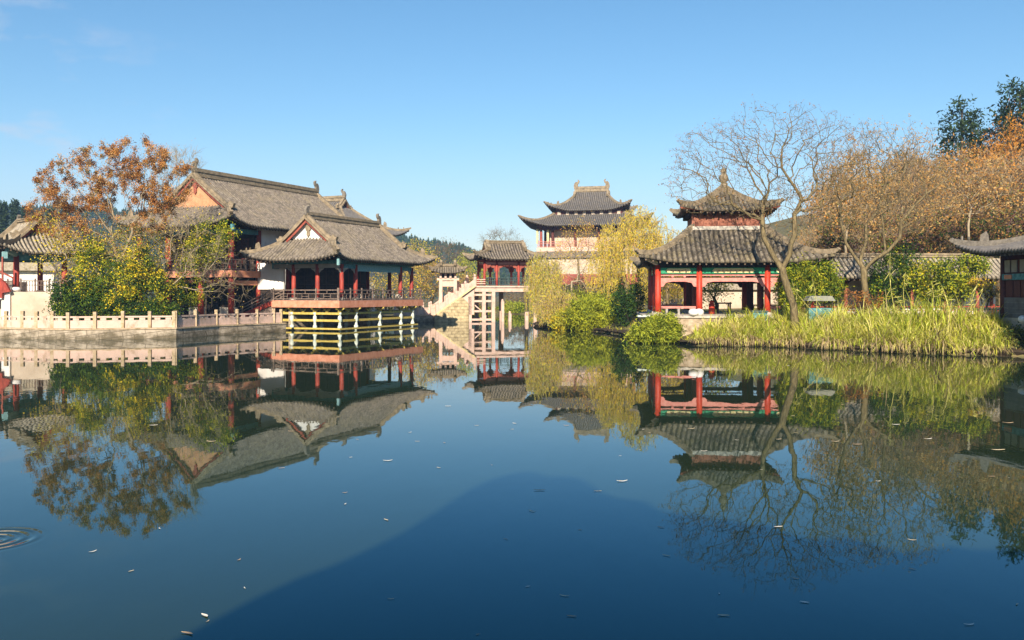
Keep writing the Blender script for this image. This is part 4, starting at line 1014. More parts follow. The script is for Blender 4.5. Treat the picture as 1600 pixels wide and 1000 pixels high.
b = MB(); b.prism([(-0.95,1.42),(0.85,1.42),(0.62,1.74),(-0.72,1.74)], (0,0,0), (1,0,0), (0,0,1), (0,1,0), 1.5); b.build('canopy', M['grey_canopy'] if 'grey_canopy' in M else M['rail_teal'], kb)
b = MB(); b.box(-0.8,0.72,-0.6,0.6,0,0.95); b.build('skirt', M['teal'], kb)
for u in (-0.76,0.68):
    for v in (-0.56,0.56): b = MB(); b.box(u-0.04,u+0.04,v-0.04,v+0.04,0.952,1.418); b.build('post', M['dark'], kb)

# ---- garden wall behind the right pavilion
gw_ = thing('garden_wall', 'cream garden wall with yellowish tile coping seen through the right pavilion', 'wall', (gx(1110,92), 92, 0), R(3))
b = MB(); b.box(-6.5,10,-0.2,0.2,0.6,3.75); b.build('wall', M['cream'], gw_)
b = MB(); b.prism([(-0.6,0),(0.6,0),(0.15,0.62),(-0.15,0.62)], (1.75,0,3.753), (0,1,0), (0,0,1), (1,0,0), 16.6); b.build('coping', M['tile_pale'], gw_)

# ---- covered gallery behind the hedge on the right
cg = thing('covered_gallery', 'low tiled covered walk with red posts running behind the hedge on the right', 'gallery', (gx(1272,67), 67.0, 0), R(3))
cz = 1.55
b = MB(); b.box(-0.5,16,-0.2,3.2,0.8,cz); b.build('floor', M['stone'], cg)
for u in np.arange(0, 15.6, 2.55):
    for v in (0.3, 2.7): column(cg, float(u), v, cz, 4.55, 0.13, 'red_old', base=False)
    b = MB(); b.prism([(-0.55,0),(0.55,0),(0.3,-0.16),(0.12,-0.34),(-0.12,-0.34),(-0.3,-0.16)], (float(u),0.3,4.4), (1,0,0), (0,0,1), (0,1,0), 0.1); b.build('bracket', M['maroon'], cg)
beam(cg, (-0.3,0.3,4.5), (15.6,0.3,4.5), 0.14, 0.2, 'maroon'); beam(cg, (-0.3,2.7,4.5), (15.6,2.7,4.5), 0.14, 0.2, 'maroon')
railing(cg, [(0,0.3,cz),(15.3,0.3,cz)], 0.85, 'red', 1.25, 'fret')
b = MB(); b.box(-0.4,15.8,3.0,3.2,cz,4.4); b.build('back_wall', M['white'], cg)
Roof(cg, 7.6, 1.5, 4.62, 17.4, 4.8, 1.55, 8.6, 'tile_pale', k=0.3, lift=0.1, rad=1.0, soffit=0.8, ridge_h=0.3, ornament=False, p=0.34, wave=0.09, ridge_w=0.2, hip=False)

# ---- building at the right edge, seen on its shaded west side
re_ = thing('edge_hall', 'dark shaded hall with upswept eave and grey brick base at the right edge', 'hall', (28.35, 52.0, 0), 0)
b = MB(); b.box(0.0, 9, -9, 0.0, 1.0, 2.0); b.build('plinth', M['stone'], re_)
b = MB(); b.box(0.02, 0.3, -9, -0.32, 2.0, 3.15); b.build('brick_base', M['grey_brick'], re_)
b = MB(); b.box(0.10, 0.25, -9, -0.3, 3.15, 5.3); b.build('wall', M['maroon'], re_)
b = MB(); b.box(0.3, 9, -0.2, -0.02, 2.0, 5.6); b.build('north_wall', M['maroon'], re_)
for v in (-0.16, -3.2, -6.2): column(re_, 0.1, v, 2.0, 5.6, 0.19, 'maroon', base=False)
for v0, v1 in ((-0.9,-0.35),(-1.6,-1.05),(-2.6,-1.9)):
    b = MB(); b.box(0.04,0.08,v0,v1,4.58,5.28); b.build('window', M['grey_plaster'], re_)
beam(re_, (0.02,-0.3,4.32), (0.02,-9,4.32), 0.2, 0.34, 'teal')
g = MB(); g.box(-0.12,-0.085,-1.35,-0.6,4.2,4.44); g.build('cartouche', M['salmon'], re_)
for i in range(4): b = MB(); b.box(0.03,0.10,-1.2-0.75*i,-0.55-0.75*i,3.2,4.1); b.build('door_panel', M['maroon'], re_)
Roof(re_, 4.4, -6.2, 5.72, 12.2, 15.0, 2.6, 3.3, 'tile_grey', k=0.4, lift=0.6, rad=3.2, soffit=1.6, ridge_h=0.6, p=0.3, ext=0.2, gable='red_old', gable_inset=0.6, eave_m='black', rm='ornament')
b = MB(); b.bar((-1.5,1.1,6.15),(0.0,0.1,5.5),0.16,0.2); b.build('corner_beam', M['white'], re_)
wb = MB(); wb.blob((0,0,0.22),(0.24,0.24,0.22),14,9); o = wb.build('stone_ball', M['white_ball'], None, True); o.location = (gx(1598,49.2), 49.2, 1.75)
tag(o, 'white stone ball on the terrace at the right edge of the photo', 'stone ball')
pk = thing('picket_fence', 'dark railing with white pickets between the hedge and the right edge hall', 'fence', (gx(1508,56), 56.0, 1.5), R(-4))
b = MB()
for i in range(13): b.box(i*0.17,i*0.17+0.06,-0.02,0.02,0.05,1.0)
b.build('pickets', M['white'], pk)
b = MB()
for z in (0.1, 0.85): b.box(-0.05,2.2,0.022,0.06,z,z+0.08)
b.build('rail', M['dark'], pk)

# ---- unseen mound added behind the viewer, shaped to shade the near water
CASTER = [(-9,0.5),(-7.2,5.5),(-5.6,9.6),(-5.1,10.8),(-4.5,11.5),(-4.0,12.7),(-3.54,14.3),(-3.1,15.0),(-2.6,15.1),(-2.07,14.6),(-1.0,13.7),(-0.2,13.1),(2.1,12.4),(4.3,11.6),(9,10.2),(15,7),(21,0.5)]
hx = np.linspace(-9, 21, 121); rk_ = np.random.default_rng(77); hz = np.interp(hx, [p[0] for p in CASTER], [p[1] for p in CASTER]) + np.convolve(rk_.normal(0,0.34,121), np.ones(3)/3, 'same')*np.clip((hx+9)/3,0,1)
hr = []
for t in np.linspace(-1, 1, 13): hr.append(np.stack([hx, np.full(121, -8.6+5.6*t), 0.3+(hz-0.3)*(1-abs(t))**0.75], -1))
HV2 = np.stack(hr); ii = np.arange(13*121).reshape(13,121); kind(np_mesh('hill', HV2.reshape(-1,3), [np.stack([ii[:-1,:-1], ii[:-1,1:], ii[1:,1:], ii[1:,:-1]], -1).reshape(-1,4)], M['ground'], smooth=True), 'structure')

# ================================================================== BANK WALLS AND BALUSTRADES
def wall_run(name, label, pts, z0, z1, t, m):
    o = thing(name, label, 'retaining wall'); w = MB()
    P = [Vector((*p,0)) for p in pts]; nrm = []
    for i in range(len(P)):
        d = (P[min(i+1,len(P)-1)] - P[max(i-1,0)]).normalized(); nrm.append(Vector((-d.y, d.x, 0)))
    for off, zz in ((0.0, None),):
        for i in range(len(P)-1):
            a, c = P[i], P[i+1]; na, nc = nrm[i]*t, nrm[i+1]*t
            vs = [a,c,c+nc,a+na]; w.add([Vector((v.x,v.y,z0)) for v in vs]+[Vector((v.x,v.y,z1)) for v in vs], [(4,5,6,7),(0,1,5,4),(2,3,7,6)])
    w.build('masonry', M[m], o)
    cp = MB()
    for i in range(len(P)-1):
        a, c = P[i]-nrm[i]*0.06, P[i+1]-nrm[i+1]*0.06; na, nc = nrm[i]*(t*0.9), nrm[i+1]*(t*0.9)
        vs = [a,c,c+nc,a+na]; cp.add([Vector((v.x,v.y,z1+0.003)) for v in vs]+[Vector((v.x,v.y,z1+0.10)) for v in vs], [(0,3,2,1),(4,5,6,7),(0,1,5,4),(1,2,6,5),(2,3,7,6),(3,0,4,7)])
    cp.build('coping', M['post_stone'], o)
    return o
LW = [(-60,70),(-40.2,67),(-37.9,67),(-32.4,65.2),(-30.6,65.7),(-25.3,67.5)]
RWp = [(-25.3,67.5),(-23.8,72.7),(-20.6,78),(-19.9,78.9)]
wall_run('retaining_wall', 'long stained stone bank wall below the balustrade at left', LW, -1.5, 0.70, 0.9, 'wall_stone')
wall_run('retaining_wall', 'shorter stained bank wall running back towards the waterside pavilion', RWp, -1.5, 0.70, 0.9, 'wall_stone')
wall_run('retaining_wall', 'low far bank wall between the waterside pavilion and the bridge', [(-21.4,83),(-16.5,95.5),(-13.5,103.5),(-8.2,105.8),(-8.2,107)], -1.5, 0.70, 0.9, 'wall_stone')
def along(pts, xp):
    """point on the polyline seen at photo column xp"""
    for (a, c) in zip(pts[:-1], pts[1:]):
        xa = 800+F*a[0]/a[1]; xc = 800+F*c[0]/c[1]
        if xa <= xp <= xc:
            lo, hi = 0.0, 1.0
            for _ in range(40):
                t = (lo+hi)/2; q = (a[0]+(c[0]-a[0])*t, a[1]+(c[1]-a[1])*t)
                if 800+F*q[0]/q[1] < xp: lo = t
                else: hi = t
            return Vector((*q, 0.805))
    return Vector((*pts[-1], 0.805))
def balustrade(label, pts, cols, ph=1.22, nz=0.9, m='pink_stone', mp='post_stone', knob=False, inset=0.25):
    t = thing('stone_balustrade', label, 'balustrade'); Q = []
    for xp in cols:
        q = along(pts, xp); Q.append(q)
    P2 = []
    for i, q in enumerate(Q):
        d = (Q[min(i+1,len(Q)-1)]-Q[max(i-1,0)]).normalized(); P2.append(q + Vector((-d.y,d.x,0))*inset)
    rr = random.Random(5)
    for q in P2:
        b = MB(); w = 0.12; h = ph*rr.uniform(0.97,1.04)
        b.box(q.x-w,q.x+w,q.y-w,q.y+w,q.z,q.z+h*0.80); b.box(q.x-w*1.0,q.x+w*1.0,q.y-w*1.0,q.y+w*1.0,q.z+h*0.83,q.z+h)
        b.box(q.x-w*0.8,q.x+w*0.8,q.y-w*0.8,q.y+w*0.8,q.z+h*0.79,q.z+h*0.84)
        if knob: b.lathe(q.x,q.y,[(q.z+h,0.09),(q.z+h+0.1,0.15),(q.z+h+0.25,0.12),(q.z+h+0.3,0.03)],8)
        b.build('post', M[mp], t)
    for a, c in zip(P2[:-1], P2[1:]):
        d = (c-a).normalized(); a2 = a+d*0.137; c2 = c-d*0.137
        b = MB(); b.bar(a2+Vector((0,0,0.30)), c2+Vector((0,0,0.30)), 0.13, 0.58); b.build('panel', M[m], t)
        b = MB(); b.bar(a2+Vector((0,0,nz*0.93)), c2+Vector((0,0,nz*0.93)), 0.16, 0.12); b.build('rail', M[m], t)
        s_ = MB(); L_ = (c2-a2).length; kx = max(1, round(L_/0.95))
        for i in range(kx):
            q = a2.lerp(c2, (i+0.5)/kx); s_.bar(q-d*0.20+Vector((0,0,0.682)), q+d*0.20+Vector((0,0,0.682)), 0.1, 0.17)
        s_.build('support', M[m], t)
    return t
balustrade('long pink stone balustrade with mossy posts along the left bank', LW, [-64,-30,6,31,53,78,104,148,192,234,274.5])
balustrade('shorter run of pink stone balustrade turning towards the waterside pavilion', RWp, [276.5,310,342,374,405,431,442])
balustrade('small far balustrade with knobbed posts left of the bridge stair', [(-21.4,83),(-16.5,95.5),(-13.5,103.5),(-8.2,105.8)], [618,632,645,652,662,672,682,690.5], knob=True, mp='pink_stone')

# two visitors resting behind the right pavilion
def sitter(name, label, x, y, z, rz, hz):
    t = thing(name, label, 'person', (x, y, z), rz)
    me = bpy.data.meshes.new('body')
    J = [((0,0,0.48),.15),((0,0.01,0.75),.145),((0,0.03,0.98),.13),((0,0.02,1.08),.055),((0,-0.01,1.20),.095),((0,-0.01,1.30),.085),
         ((0.19,0.03,0.98),.06),((0.25,0.0,0.72),.05),((0.16,-0.2,0.62),.04),((-0.19,0.03,0.98),.06),((-0.25,0.0,0.72),.05),((-0.16,-0.2,0.62),.04),
         ((0.11,-0.05,0.48),.10),((0.13,-0.45,0.50),.075),((0.13,-0.47,0.08),.05),((0.13,-0.60,0.04),.04),((-0.11,-0.05,0.48),.10),((-0.13,-0.45,0.50),.075),((-0.13,-0.47,0.08),.05),((-0.13,-0.60,0.04),.04)]
    E = [(0,1),(1,2),(2,3),(3,4),(4,5),(2,6),(6,7),(7,8),(2,9),(9,10),(10,11),(0,12),(12,13),(13,14),(14,15),(0,16),(16,17),(17,18),(18,19)]
    me.from_pydata([(p[0],p[1],p[2]*(hz if p[2] > 0.5 else 1)) for p, r in J], E, [])
    o = bpy.data.objects.new('body', me); C.objects.link(o); o.parent = t
    sk = o.modifiers.new('skin', 'SKIN')
    for i, (p, r) in enumerate(J): me.skin_vertices[0].data[i].radius = (r, r)
    me.skin_vertices[0].data[0].use_root = True
    sb = o.modifiers.new('sub', 'SUBSURF'); sb.levels = 1; sb.render_levels = 1
    me.materials.append(M['skin_dark'])
    h = MB(); h.blob((0,0.015,1.27*hz),(0.105,0.115,0.125),10,8); h.build('hair', M['hair'], t, True)
    f = MB(); f.blob((0,-0.085,1.235*hz),(0.07,0.045,0.09),8,6); f.build('face', M['skin'], t, True)
    return t
sitter('person', 'person in dark clothes sitting on the garden bench, left one of the pair', gx(1049.5,84), 84.0, 1.42, R(170), 1.03)
sitter('person', 'person in dark clothes sitting on the garden bench, right one of the pair', gx(1054.3,84), 84.0, 1.42, R(195), 0.97)
bn = thing('garden_bench', 'dark garden bench under the two sitting visitors behind the pavilion', 'bench', (gx(1052,84), 84.05, 1.42), R(4))
b = MB(); b.box(-0.9,0.9,-0.2,0.2,0.36,0.42); b.build('seat', M['dark'], bn)
for u in (-0.75,0.75): b = MB(); b.box(u-0.05,u+0.05,-0.18,0.18,0,0.357); b.build('leg', M['dark'], bn)

# ================================================================== VEGETATION
def crown_pts(ells, Y, n, rng, shell=0.5, depth=1.0):
    """points inside ellipsoids given as photo columns/rows at distance Y"""
    k = F/Y; w = np.array([e[2]*e[3]*min(e[2], e[3])**0.5 for e in ells], float); w /= w.sum(); out = []
    for e, m in zip(ells, np.maximum(1, (w*n).astype(int))):
        d = rng.normal(size=(m,3)); d /= np.linalg.norm(d, axis=1)[:,None]; r = rng.uniform(0,1,m)**(1/3*(1-shell)+0.001*shell)
        r = np.maximum(r, rng.uniform(0,1,m)**0.4*0.9)*0.98 if shell > 0.7 else r
        c = px(e[0], e[1], Y); rx = e[2]/k; rz = e[3]/k; ry = depth*0.5*(rx+rz)
        out.append(np.array(c) + d*r[:,None]*np.array([rx, ry, rz]))
    return np.concatenate(out)

def skeleton(path, pts, rng, bf=0.3, step=0.45, jit=0.10, up=0.0):
    """balanced spanning tree from the trunk path through the crown points"""
    N = [np.array(p, float) for p in path]; par = [-1] + list(range(len(path)-1)); pl = [0.0]
    for i in range(1, len(N)): pl.append(pl[-1] + np.linalg.norm(N[i]-N[i-1]))
    ntr = len(N); cap = 20000
    P = np.zeros((cap,3)); P[:ntr] = N; L_ = np.zeros(cap); L_[:ntr] = pl; n = ntr
    pen = np.zeros(cap); pen[:max(0, ntr-3)] = 3.0
    o = np.argsort(np.linalg.norm(pts - N[-1], axis=1))
    for q in pts[o]:
        d = np.linalg.norm(P[:n]-q, axis=1); c = d + bf*L_[:n] + pen[:n] + np.maximum(0, (P[:n,2]-q[2]))*up
        j = int(np.argmin(c)); a = P[j].copy(); ln = np.linalg.norm(q-a)
        if ln < 0.05: continue
        k = max(1, int(ln/step)); prev = j
        # leave along a gentle curve
        bend = rng.normal(0, 1, 3)*ln*0.055; bend[2] += ln*0.05
        for i in range(1, k+1):
            t = i/k; x = a + (q-a)*t + bend*4*t*(1-t) + (rng.normal(0, jit, 3)*min(1, step) if i < k else 0)
            if n >= cap: break
            P[n] = x; L_[n] = L_[prev] + np.linalg.norm(x-P[prev]); par.append(prev); prev = n; n += 1
    return P[:n].copy(), np.array(par[:n]), ntr

def radii(par, r0, rt, gam=None):
    n = len(par); ch = np.zeros(n, int); tips = np.zeros(n)
    for i in range(1, n): ch[par[i]] += 1
    tips[ch == 0] = 1
    for i in range(n-1, 0, -1): tips[par[i]] += tips[i]
    g = math.log(r0/rt)/math.log(max(2, tips[0])); return rt*tips**g, ch, tips

def tube_mesh(P, par, r, n=5):
    m = len(P); d = np.zeros((m,3)); i = np.arange(1, m); d[i] = P[i]-P[par[i]]; d[0] = d[1] if m > 1 else (0,0,1)
    d /= np.maximum(1e-6, np.linalg.norm(d, axis=1))[:,None]
    best = np.full(m, -1); br = np.zeros(m)
    for k in range(1, m):
        if r[k] > br[par[k]]: br[par[k]] = r[k]; best[par[k]] = k
    dd = d.copy(); has = best >= 0; dd[has] += d[best[has]]; dd /= np.maximum(1e-6, np.linalg.norm(dd, axis=1))[:,None]
    ref = np.tile(np.array([0.31,0.95,0.05]), (m,1)); a = np.cross(dd, ref); a /= np.maximum(1e-6, np.linalg.norm(a, axis=1))[:,None]; b = np.cross(dd, a)
    ang = np.arange(n)*2*np.pi/n; cs, sn = np.cos(ang), np.sin(ang)
    ring = P[:,None,:] + r[:,None,None]*(a[:,None,:]*cs[None,:,None] + b[:,None,:]*sn[None,:,None])
    # start rings of side branches: at the parent's place with the child's radius
    V = [ring.reshape(-1,3)]; st = np.zeros(m, int); off = m*n
    side = [k for k in range(1, m) if best[par[k]] != k]
    if side:
        s = np.array(side); sr = P[par[s]][:,None,:] + r[s][:,None,None]*(a[s][:,None,:]*cs[None,:,None] + b[s][:,None,:]*sn[None,:,None]); V.append(sr.reshape(-1,3))
    st[1:] = par[1:]*n
    for q, k in enumerate(side): st[k] = off + q*n
    k = np.arange(1, m); j = np.arange(n); A = st[k][:,None]+j; B = st[k][:,None]+(j+1)%n; Cc = k[:,None]*n+(j+1)%n; D = k[:,None]*n+j
    return np.concatenate(V), np.stack([A,B,Cc,D], -1).reshape(-1,4)

def twigs(P, d0, rng, ln, r, spread=0.8, kink=True):
    """thin three-sided twigs at points P heading roughly along d0"""
    m = len(P); d = d0 + rng.normal(0, spread, (m,3)); d /= np.linalg.norm(d, axis=1)[:,None]
    l = rng.uniform(ln[0], ln[1], m)[:,None]
    mid = P + d*l*0.5 + rng.normal(0, 0.06, (m,3))*l; tip = P + d*l + rng.normal(0, 0.10, (m,3))*l
    a = np.cross(d, np.array([0.3,0.2,0.93])); a /= np.maximum(1e-6, np.linalg.norm(a, axis=1))[:,None]; b = np.cross(d, a)
    V = []
    for base, rr in ((P, r), (mid, r*0.7)):
        for t in (0, 2.094, 4.189): V.append(base + rr*(a*math.cos(t) + b*math.sin(t)))
    V.append(tip); V = np.stack(V, 1); o = np.arange(m)[:,None]*7
    q = np.concatenate([o+np.array([[i, (i+1)%3, 3+(i+1)%3, 3+i]]) for i in range(3)]); t3 = np.concatenate([o+np.array([[3+i, 3+(i+1)%3, 6]]) for i in range(3)])
    return V.reshape(-1,3), q, t3, mid, tip

def leaf_quads(P, rng, size, aspect=0.6, droop=None, bent=True):
    """bent leaf blades (two quads sharing a midrib fold) at P"""
    m = len(P); d = rng.normal(size=(m,3))
    if droop is not None: d = d*droop[0] + np.array([0,0,-1.0])*droop[1]
    d /= np.linalg.norm(d, axis=1)[:,None]; w = np.cross(d, rng.normal(size=(m,3))); w /= np.maximum(1e-6, np.linalg.norm(w, axis=1))[:,None]
    s = rng.uniform(size[0], size[1], m)[:,None]; nrm = np.cross(d, w)
    p0 = P; p1 = P + d*s*0.5 + w*s*aspect*0.5 + nrm*s*0.08; p2 = P + d*s; p3 = P + d*s*0.5 - w*s*aspect*0.5 + nrm*s*0.08
    V = np.stack([p0,p1,p2,p3], 1).reshape(-1,3); f = np.arange(m*4).reshape(-1,4)
    return V, f

def join(parts):
    """parts: list of (V, [faces], matindex)"""
    V = []; Fq = []; mi = []; o = 0
    for v, fs, k in parts:
        for f in fs: Fq.append(f+o); mi.append(np.full(len(f), k) if np.isscalar(k) else k)
        V.append(v); o += len(v)
    return np.concatenate(V), Fq, np.concatenate(mi)

def leaf_mats(rng, n, weights): return rng.choice(len(weights), n, p=np.array(weights)/sum(weights))

def tree(name, label, cat, base, trunk, pts, rng, r0=0.2, rt=0.012, bark='bark', bf=0.3, step=0.45, jit=0.07, twig_n=2, twig_l=(0.35,0.9), twig_r=0.007,
         leaves=None, leaf_n=0, leaf_size=(0.08,0.16), clump=None, group=None, leaf_aspect=0.6, droop=None, twig_mat=None, leaf_spread=0.25, rt_thr=0.03, twig_up=0.3, top_only=None):
    """trunk: world points from the ground up. Everything stored relative to base."""
    base = Vector(base); B = np.array(base)
    P, par, ntr = skeleton([np.array(t)-B for t in trunk], pts-B, rng, bf, step, jit)
    r, ch, tips = radii(par, r0, rt)
    # flare at the foot
    r[0] *= 1.35
    t = thing(name, label, cat, base, 0, group)
    big = r > rt_thr
    V, f = tube_mesh(P, par, r, 6)
    np_mesh('trunk', V, [f], M[bark], None, t, True)
    parts = []; thin = np.where((r < rt_thr) & (np.arange(len(r)) >= ntr))[0]
    tipidx = np.where(ch == 0)[0]; pos = []
    mats = [M[twig_mat or bark]] + [LEAF[l] for l, w in (leaves or [])]
    if twig_n and len(thin):
        src = np.concatenate([np.repeat(tipidx, twig_n), rng.choice(thin, len(tipidx)*twig_n)])
        d0 = P[src]-P[par[src]]; d0 /= np.maximum(1e-6, np.linalg.norm(d0, axis=1))[:,None]; d0[:,2] += twig_up
        tv, tq, tt, mid, tip = twigs(P[src], d0, rng, twig_l, twig_r)
        parts.append((tv, [tq, tt], 0)); pos += [mid, tip]
    if leaves and leaf_n:
        allp = np.concatenate(pos + [P[tipidx], P[thin]]) if pos else np.concatenate([P[tipidx], P[thin]])
        if top_only is not None: 
            allp2 = allp[top_only(allp + B)]; allp = allp2 if len(allp2) else allp
        if clump:
            nc, rc_, sub = clump; c = allp[rng.integers(0, len(allp), nc)]; sz = rng.uniform(0.6, 1.25, (nc,1))
            LP = np.repeat(c, sub, 0) + rng.normal(0, rc_, (nc*sub,3))*np.repeat(sz, sub, 0)*np.array([1,1,1.1])
        else:
            LP = allp[rng.integers(0, len(allp), leaf_n)] + rng.normal(0, leaf_spread, (leaf_n,3))
        lv, lf = leaf_quads(LP, rng, leaf_size, leaf_aspect, droop)
        w = [x[1] for x in leaves]
        if clump: k = np.repeat(leaf_mats(rng, clump[0], w), clump[2]); rnd = rng.uniform(size=len(k)) < 0.35; k[rnd] = leaf_mats(rng, int(rnd.sum()), w)
        else: k = leaf_mats(rng, len(LP), w)
        parts.append((lv, [lf], k+1))
    if parts:
        V, Fs, mi = join(parts); np_mesh('crown', V, Fs, mats, mi, t)
    return t

def bush(name, label, cat, ells, Y, rng, n, size, leaves, base_y=None, group=None, aspect=0.5, depth=0.9, stems=14, droop=None, clumps=60, shell=0.75, spread=None):
    """leafy shrub: stems fanning from the ground, leaves in clumps through an uneven crown"""
    k = F/Y; cx = sum(e[0]*e[2] for e in ells)/sum(e[2] for e in ells); x = gx(cx, Y); z = gz(x, Y) if base_y is None else CAMZ-(base_y-HOR)/k
    z = max(z, 0.1); B = np.array([x, Y, z]); clumps = int(clumps*1.5); t = thing(name, label, cat, B, 0, group)
    C_ = crown_pts(ells, Y, clumps, rng, shell, depth) - B
    C_[:,2] = np.maximum(C_[:,2], 0.12)
    path = [np.array([0,0,-0.25]), np.array([0,0,0.05])]
    P, par, ntr = skeleton(path, C_[rng.permutation(len(C_))[:max(8, min(len(C_), stems*4))]], rng, 0.9, 0.5, 0.05)
    r, ch, _ = radii(par, 0.07, 0.012); V, f = tube_mesh(P, par, r, 4); np_mesh('stem', V, [f], M['bark_dark'], None, t)
    per = max(1, n//len(C_)); rad = spread or (0.105*sum(e[2]+e[3] for e in ells)/len(ells)/k)
    sz = rng.uniform(0.55, 1.35, (len(C_),1))
    LP = np.repeat(C_, per, 0) + rng.normal(0, rad, (len(C_)*per,3))*np.repeat(sz, per, 0); LP[:,2] = np.maximum(LP[:,2], 0.03)
    lv, lf = leaf_quads(LP, rng, size, aspect, droop); w = [q[1] for q in leaves]
    kk = np.repeat(leaf_mats(rng, len(C_), w), per); rnd = rng.uniform(size=len(kk)) < 0.4; kk[rnd] = leaf_mats(rng, int(rnd.sum()), w)
    np_mesh('foliage', lv, [lf], [LEAF[q[0]] for q in leaves], kk, t)
    return t

def willow(name, label, base, trunk, ells, Y, rng, n_str, slen, leaves, r0=0.2, bark='bark', ymax=None, per_m=16, lsize=(0.10,0.22), group=None):
    pts = crown_pts(ells, Y, 130, rng, 0.5); B = np.array(base)
    P, par, ntr = skeleton([np.array(t)-B for t in trunk], pts-B, rng, 0.3, 0.5, 0.06); r, ch, _ = radii(par, r0, 0.014)
    t = thing(name, label, 'tree', base, 0, group); V, f = tube_mesh(P, par, r, 6); np_mesh('trunk', V, [f], M[bark], None, t, True)
    thin = np.where((np.arange(len(P)) >= ntr) & (r < 0.07))[0]; st = P[rng.choice(thin, n_str)] + rng.normal(0, 0.25, (n_str,3))
    LP = []; SV = []
    for s_ in st:
        ln = rng.uniform(*slen); 
        if ymax is not None: ln = min(ln, s_[2]+B[2]-rng.uniform(*ymax))
        if ln < 0.5: continue
        k = max(4, int(ln*per_m)); tt = np.sort(rng.uniform(0, 1, k)); a = rng.uniform(0, 6.28); out = rng.uniform(0.15, 0.6)*np.minimum(1, tt*3)
        q = np.stack([s_[0]+np.cos(a)*out + 0.10*np.sin(tt*5+a), s_[1]+np.sin(a)*out, s_[2]+0.25*np.sin(np.minimum(1,tt*4)*np.pi)*0.6 - ln*tt], -1); LP.append(q)
        m = 5; tq = np.linspace(0,1,m); out2 = out.max()*np.minimum(1,tq*3)
        c = np.stack([s_[0]+np.cos(a)*out2 + 0.10*np.sin(tq*5+a), s_[1]+np.sin(a)*out2, s_[2]+0.25*np.sin(np.minimum(1,tq*4)*np.pi)*0.6 - ln*tq], -1); SV.append(c)
    LP = np.concatenate(LP) + rng.normal(0, 0.05, (sum(len(x) for x in LP),3)); lv, lf = leaf_quads(LP, rng, lsize, 0.26, (0.3, 1.0))
    w = [q[1] for q in leaves]; kk = leaf_mats(rng, len(LP), w)+1
    c = np.stack(SV); m = c.shape[1]; wv = np.array([0.008,0,0]); V2 = np.stack([c-wv, c+wv], 2).reshape(-1,3); o = (np.arange(len(c))[:,None]*m*2 + np.arange(m-1)[None,:]*2).reshape(-1,1)
    sf = o + np.array([[0,1,3,2]])
    V, Fs, mi = join([(V2, [sf], 0), (lv, [lf], kk)]); np_mesh('crown', V, Fs, [M['twig']] + [LEAF[q[0]] for q in leaves], mi, t)
    return t
G = lambda x, Y: (gx(x, Y), Y, gz(gx(x, Y), Y))
def tp(Y, *pts):
    """trunk path through photo points at distance Y, starting just below the ground"""
    a = G(pts[0][0], Y); out = [(a[0], a[1], a[2]-0.3)]
    for p in pts[1:]: out.append(tuple(px(p[0], p[1], Y)))
    return a, out

rg = np.random.default_rng
# ---- golden rain tree with rust brown seed clusters, left
r_ = rg(21); Y = 70.5
ells = [(115,290,52,42),(165,262,48,34),(215,250,42,34),(255,285,36,46),(75,325,30,34),(140,330,46,36),(195,310,48,40),(90,365,30,24),(230,340,30,30)]
pts = crown_pts(ells, Y, 520, r_, 0.6)
a, tk = tp(Y, (184,505),(183,470),(181,432),(184,412))
tree('golden_rain_tree', 'multi stemmed tree with rust brown seed clusters in front of the big hall', 'tree', a, tk, pts, r_, 0.17, 0.010, 'bark_pale', bf=0.62, twig_n=1, twig_l=(0.25,0.6),
     leaves=[('leaf_orange',4),('leaf_rust',3.2),('leaf_tan',3.0),('leaf_dark_rust',1.4),('leaf_olive',0.8)], leaf_n=1, leaf_size=(0.055,0.12), clump=(900,0.14,72), leaf_aspect=0.85, top_only=lambda q: (q[:,2] > 8.7 + r_.normal(0,1.2,len(q))) | ((q[:,0] < -33.2) & (q[:,2] > 7.6)))
# pale bare tree between it and the roof
r_ = rg(22); Y = 77; pts = crown_pts([(272,285,32,50),(290,265,22,36),(250,310,26,36)], Y, 230, r_, 0.4)
a, tk = tp(Y, (246,505),(247,430),(252,380))
tree('bare_tree', 'thin pale bare tree between the seed cluster tree and the hall gable', 'tree', a, tk, pts, r_, 0.10, 0.008, 'bark_pale', bf=0.25, twig_n=6, twig_l=(0.5,1.5), twig_r=0.010, twig_up=0.6, leaves=[('leaf_tan',1),('brown_dry',1)], leaf_n=260, leaf_size=(0.08,0.16))
# bare twiggy tree sprawling in front of the hall
r_ = rg(23); Y = 71; pts = crown_pts([(255,395,60,48),(300,380,48,44),(330,420,50,40),(225,430,40,45),(200,395,36,40),(355,455,36,20),(290,350,40,22)], Y, 300, r_, 0.3)
a, tk = tp(Y, (254,507),(256,480),(262,455))
tree('bare_tree', 'sprawling leafless tree with tangled pale twigs in front of the hall columns', 'tree', a, tk, pts, r_, 0.11, 0.009, 'bark_pale', bf=0.4, twig_n=5, twig_l=(0.5,1.5), twig_r=0.0095, leaves=[('leaf_yellow',2),('leaf_yellow_green',2),('leaf_tan',1)], leaf_n=1100, leaf_size=(0.08,0.16))
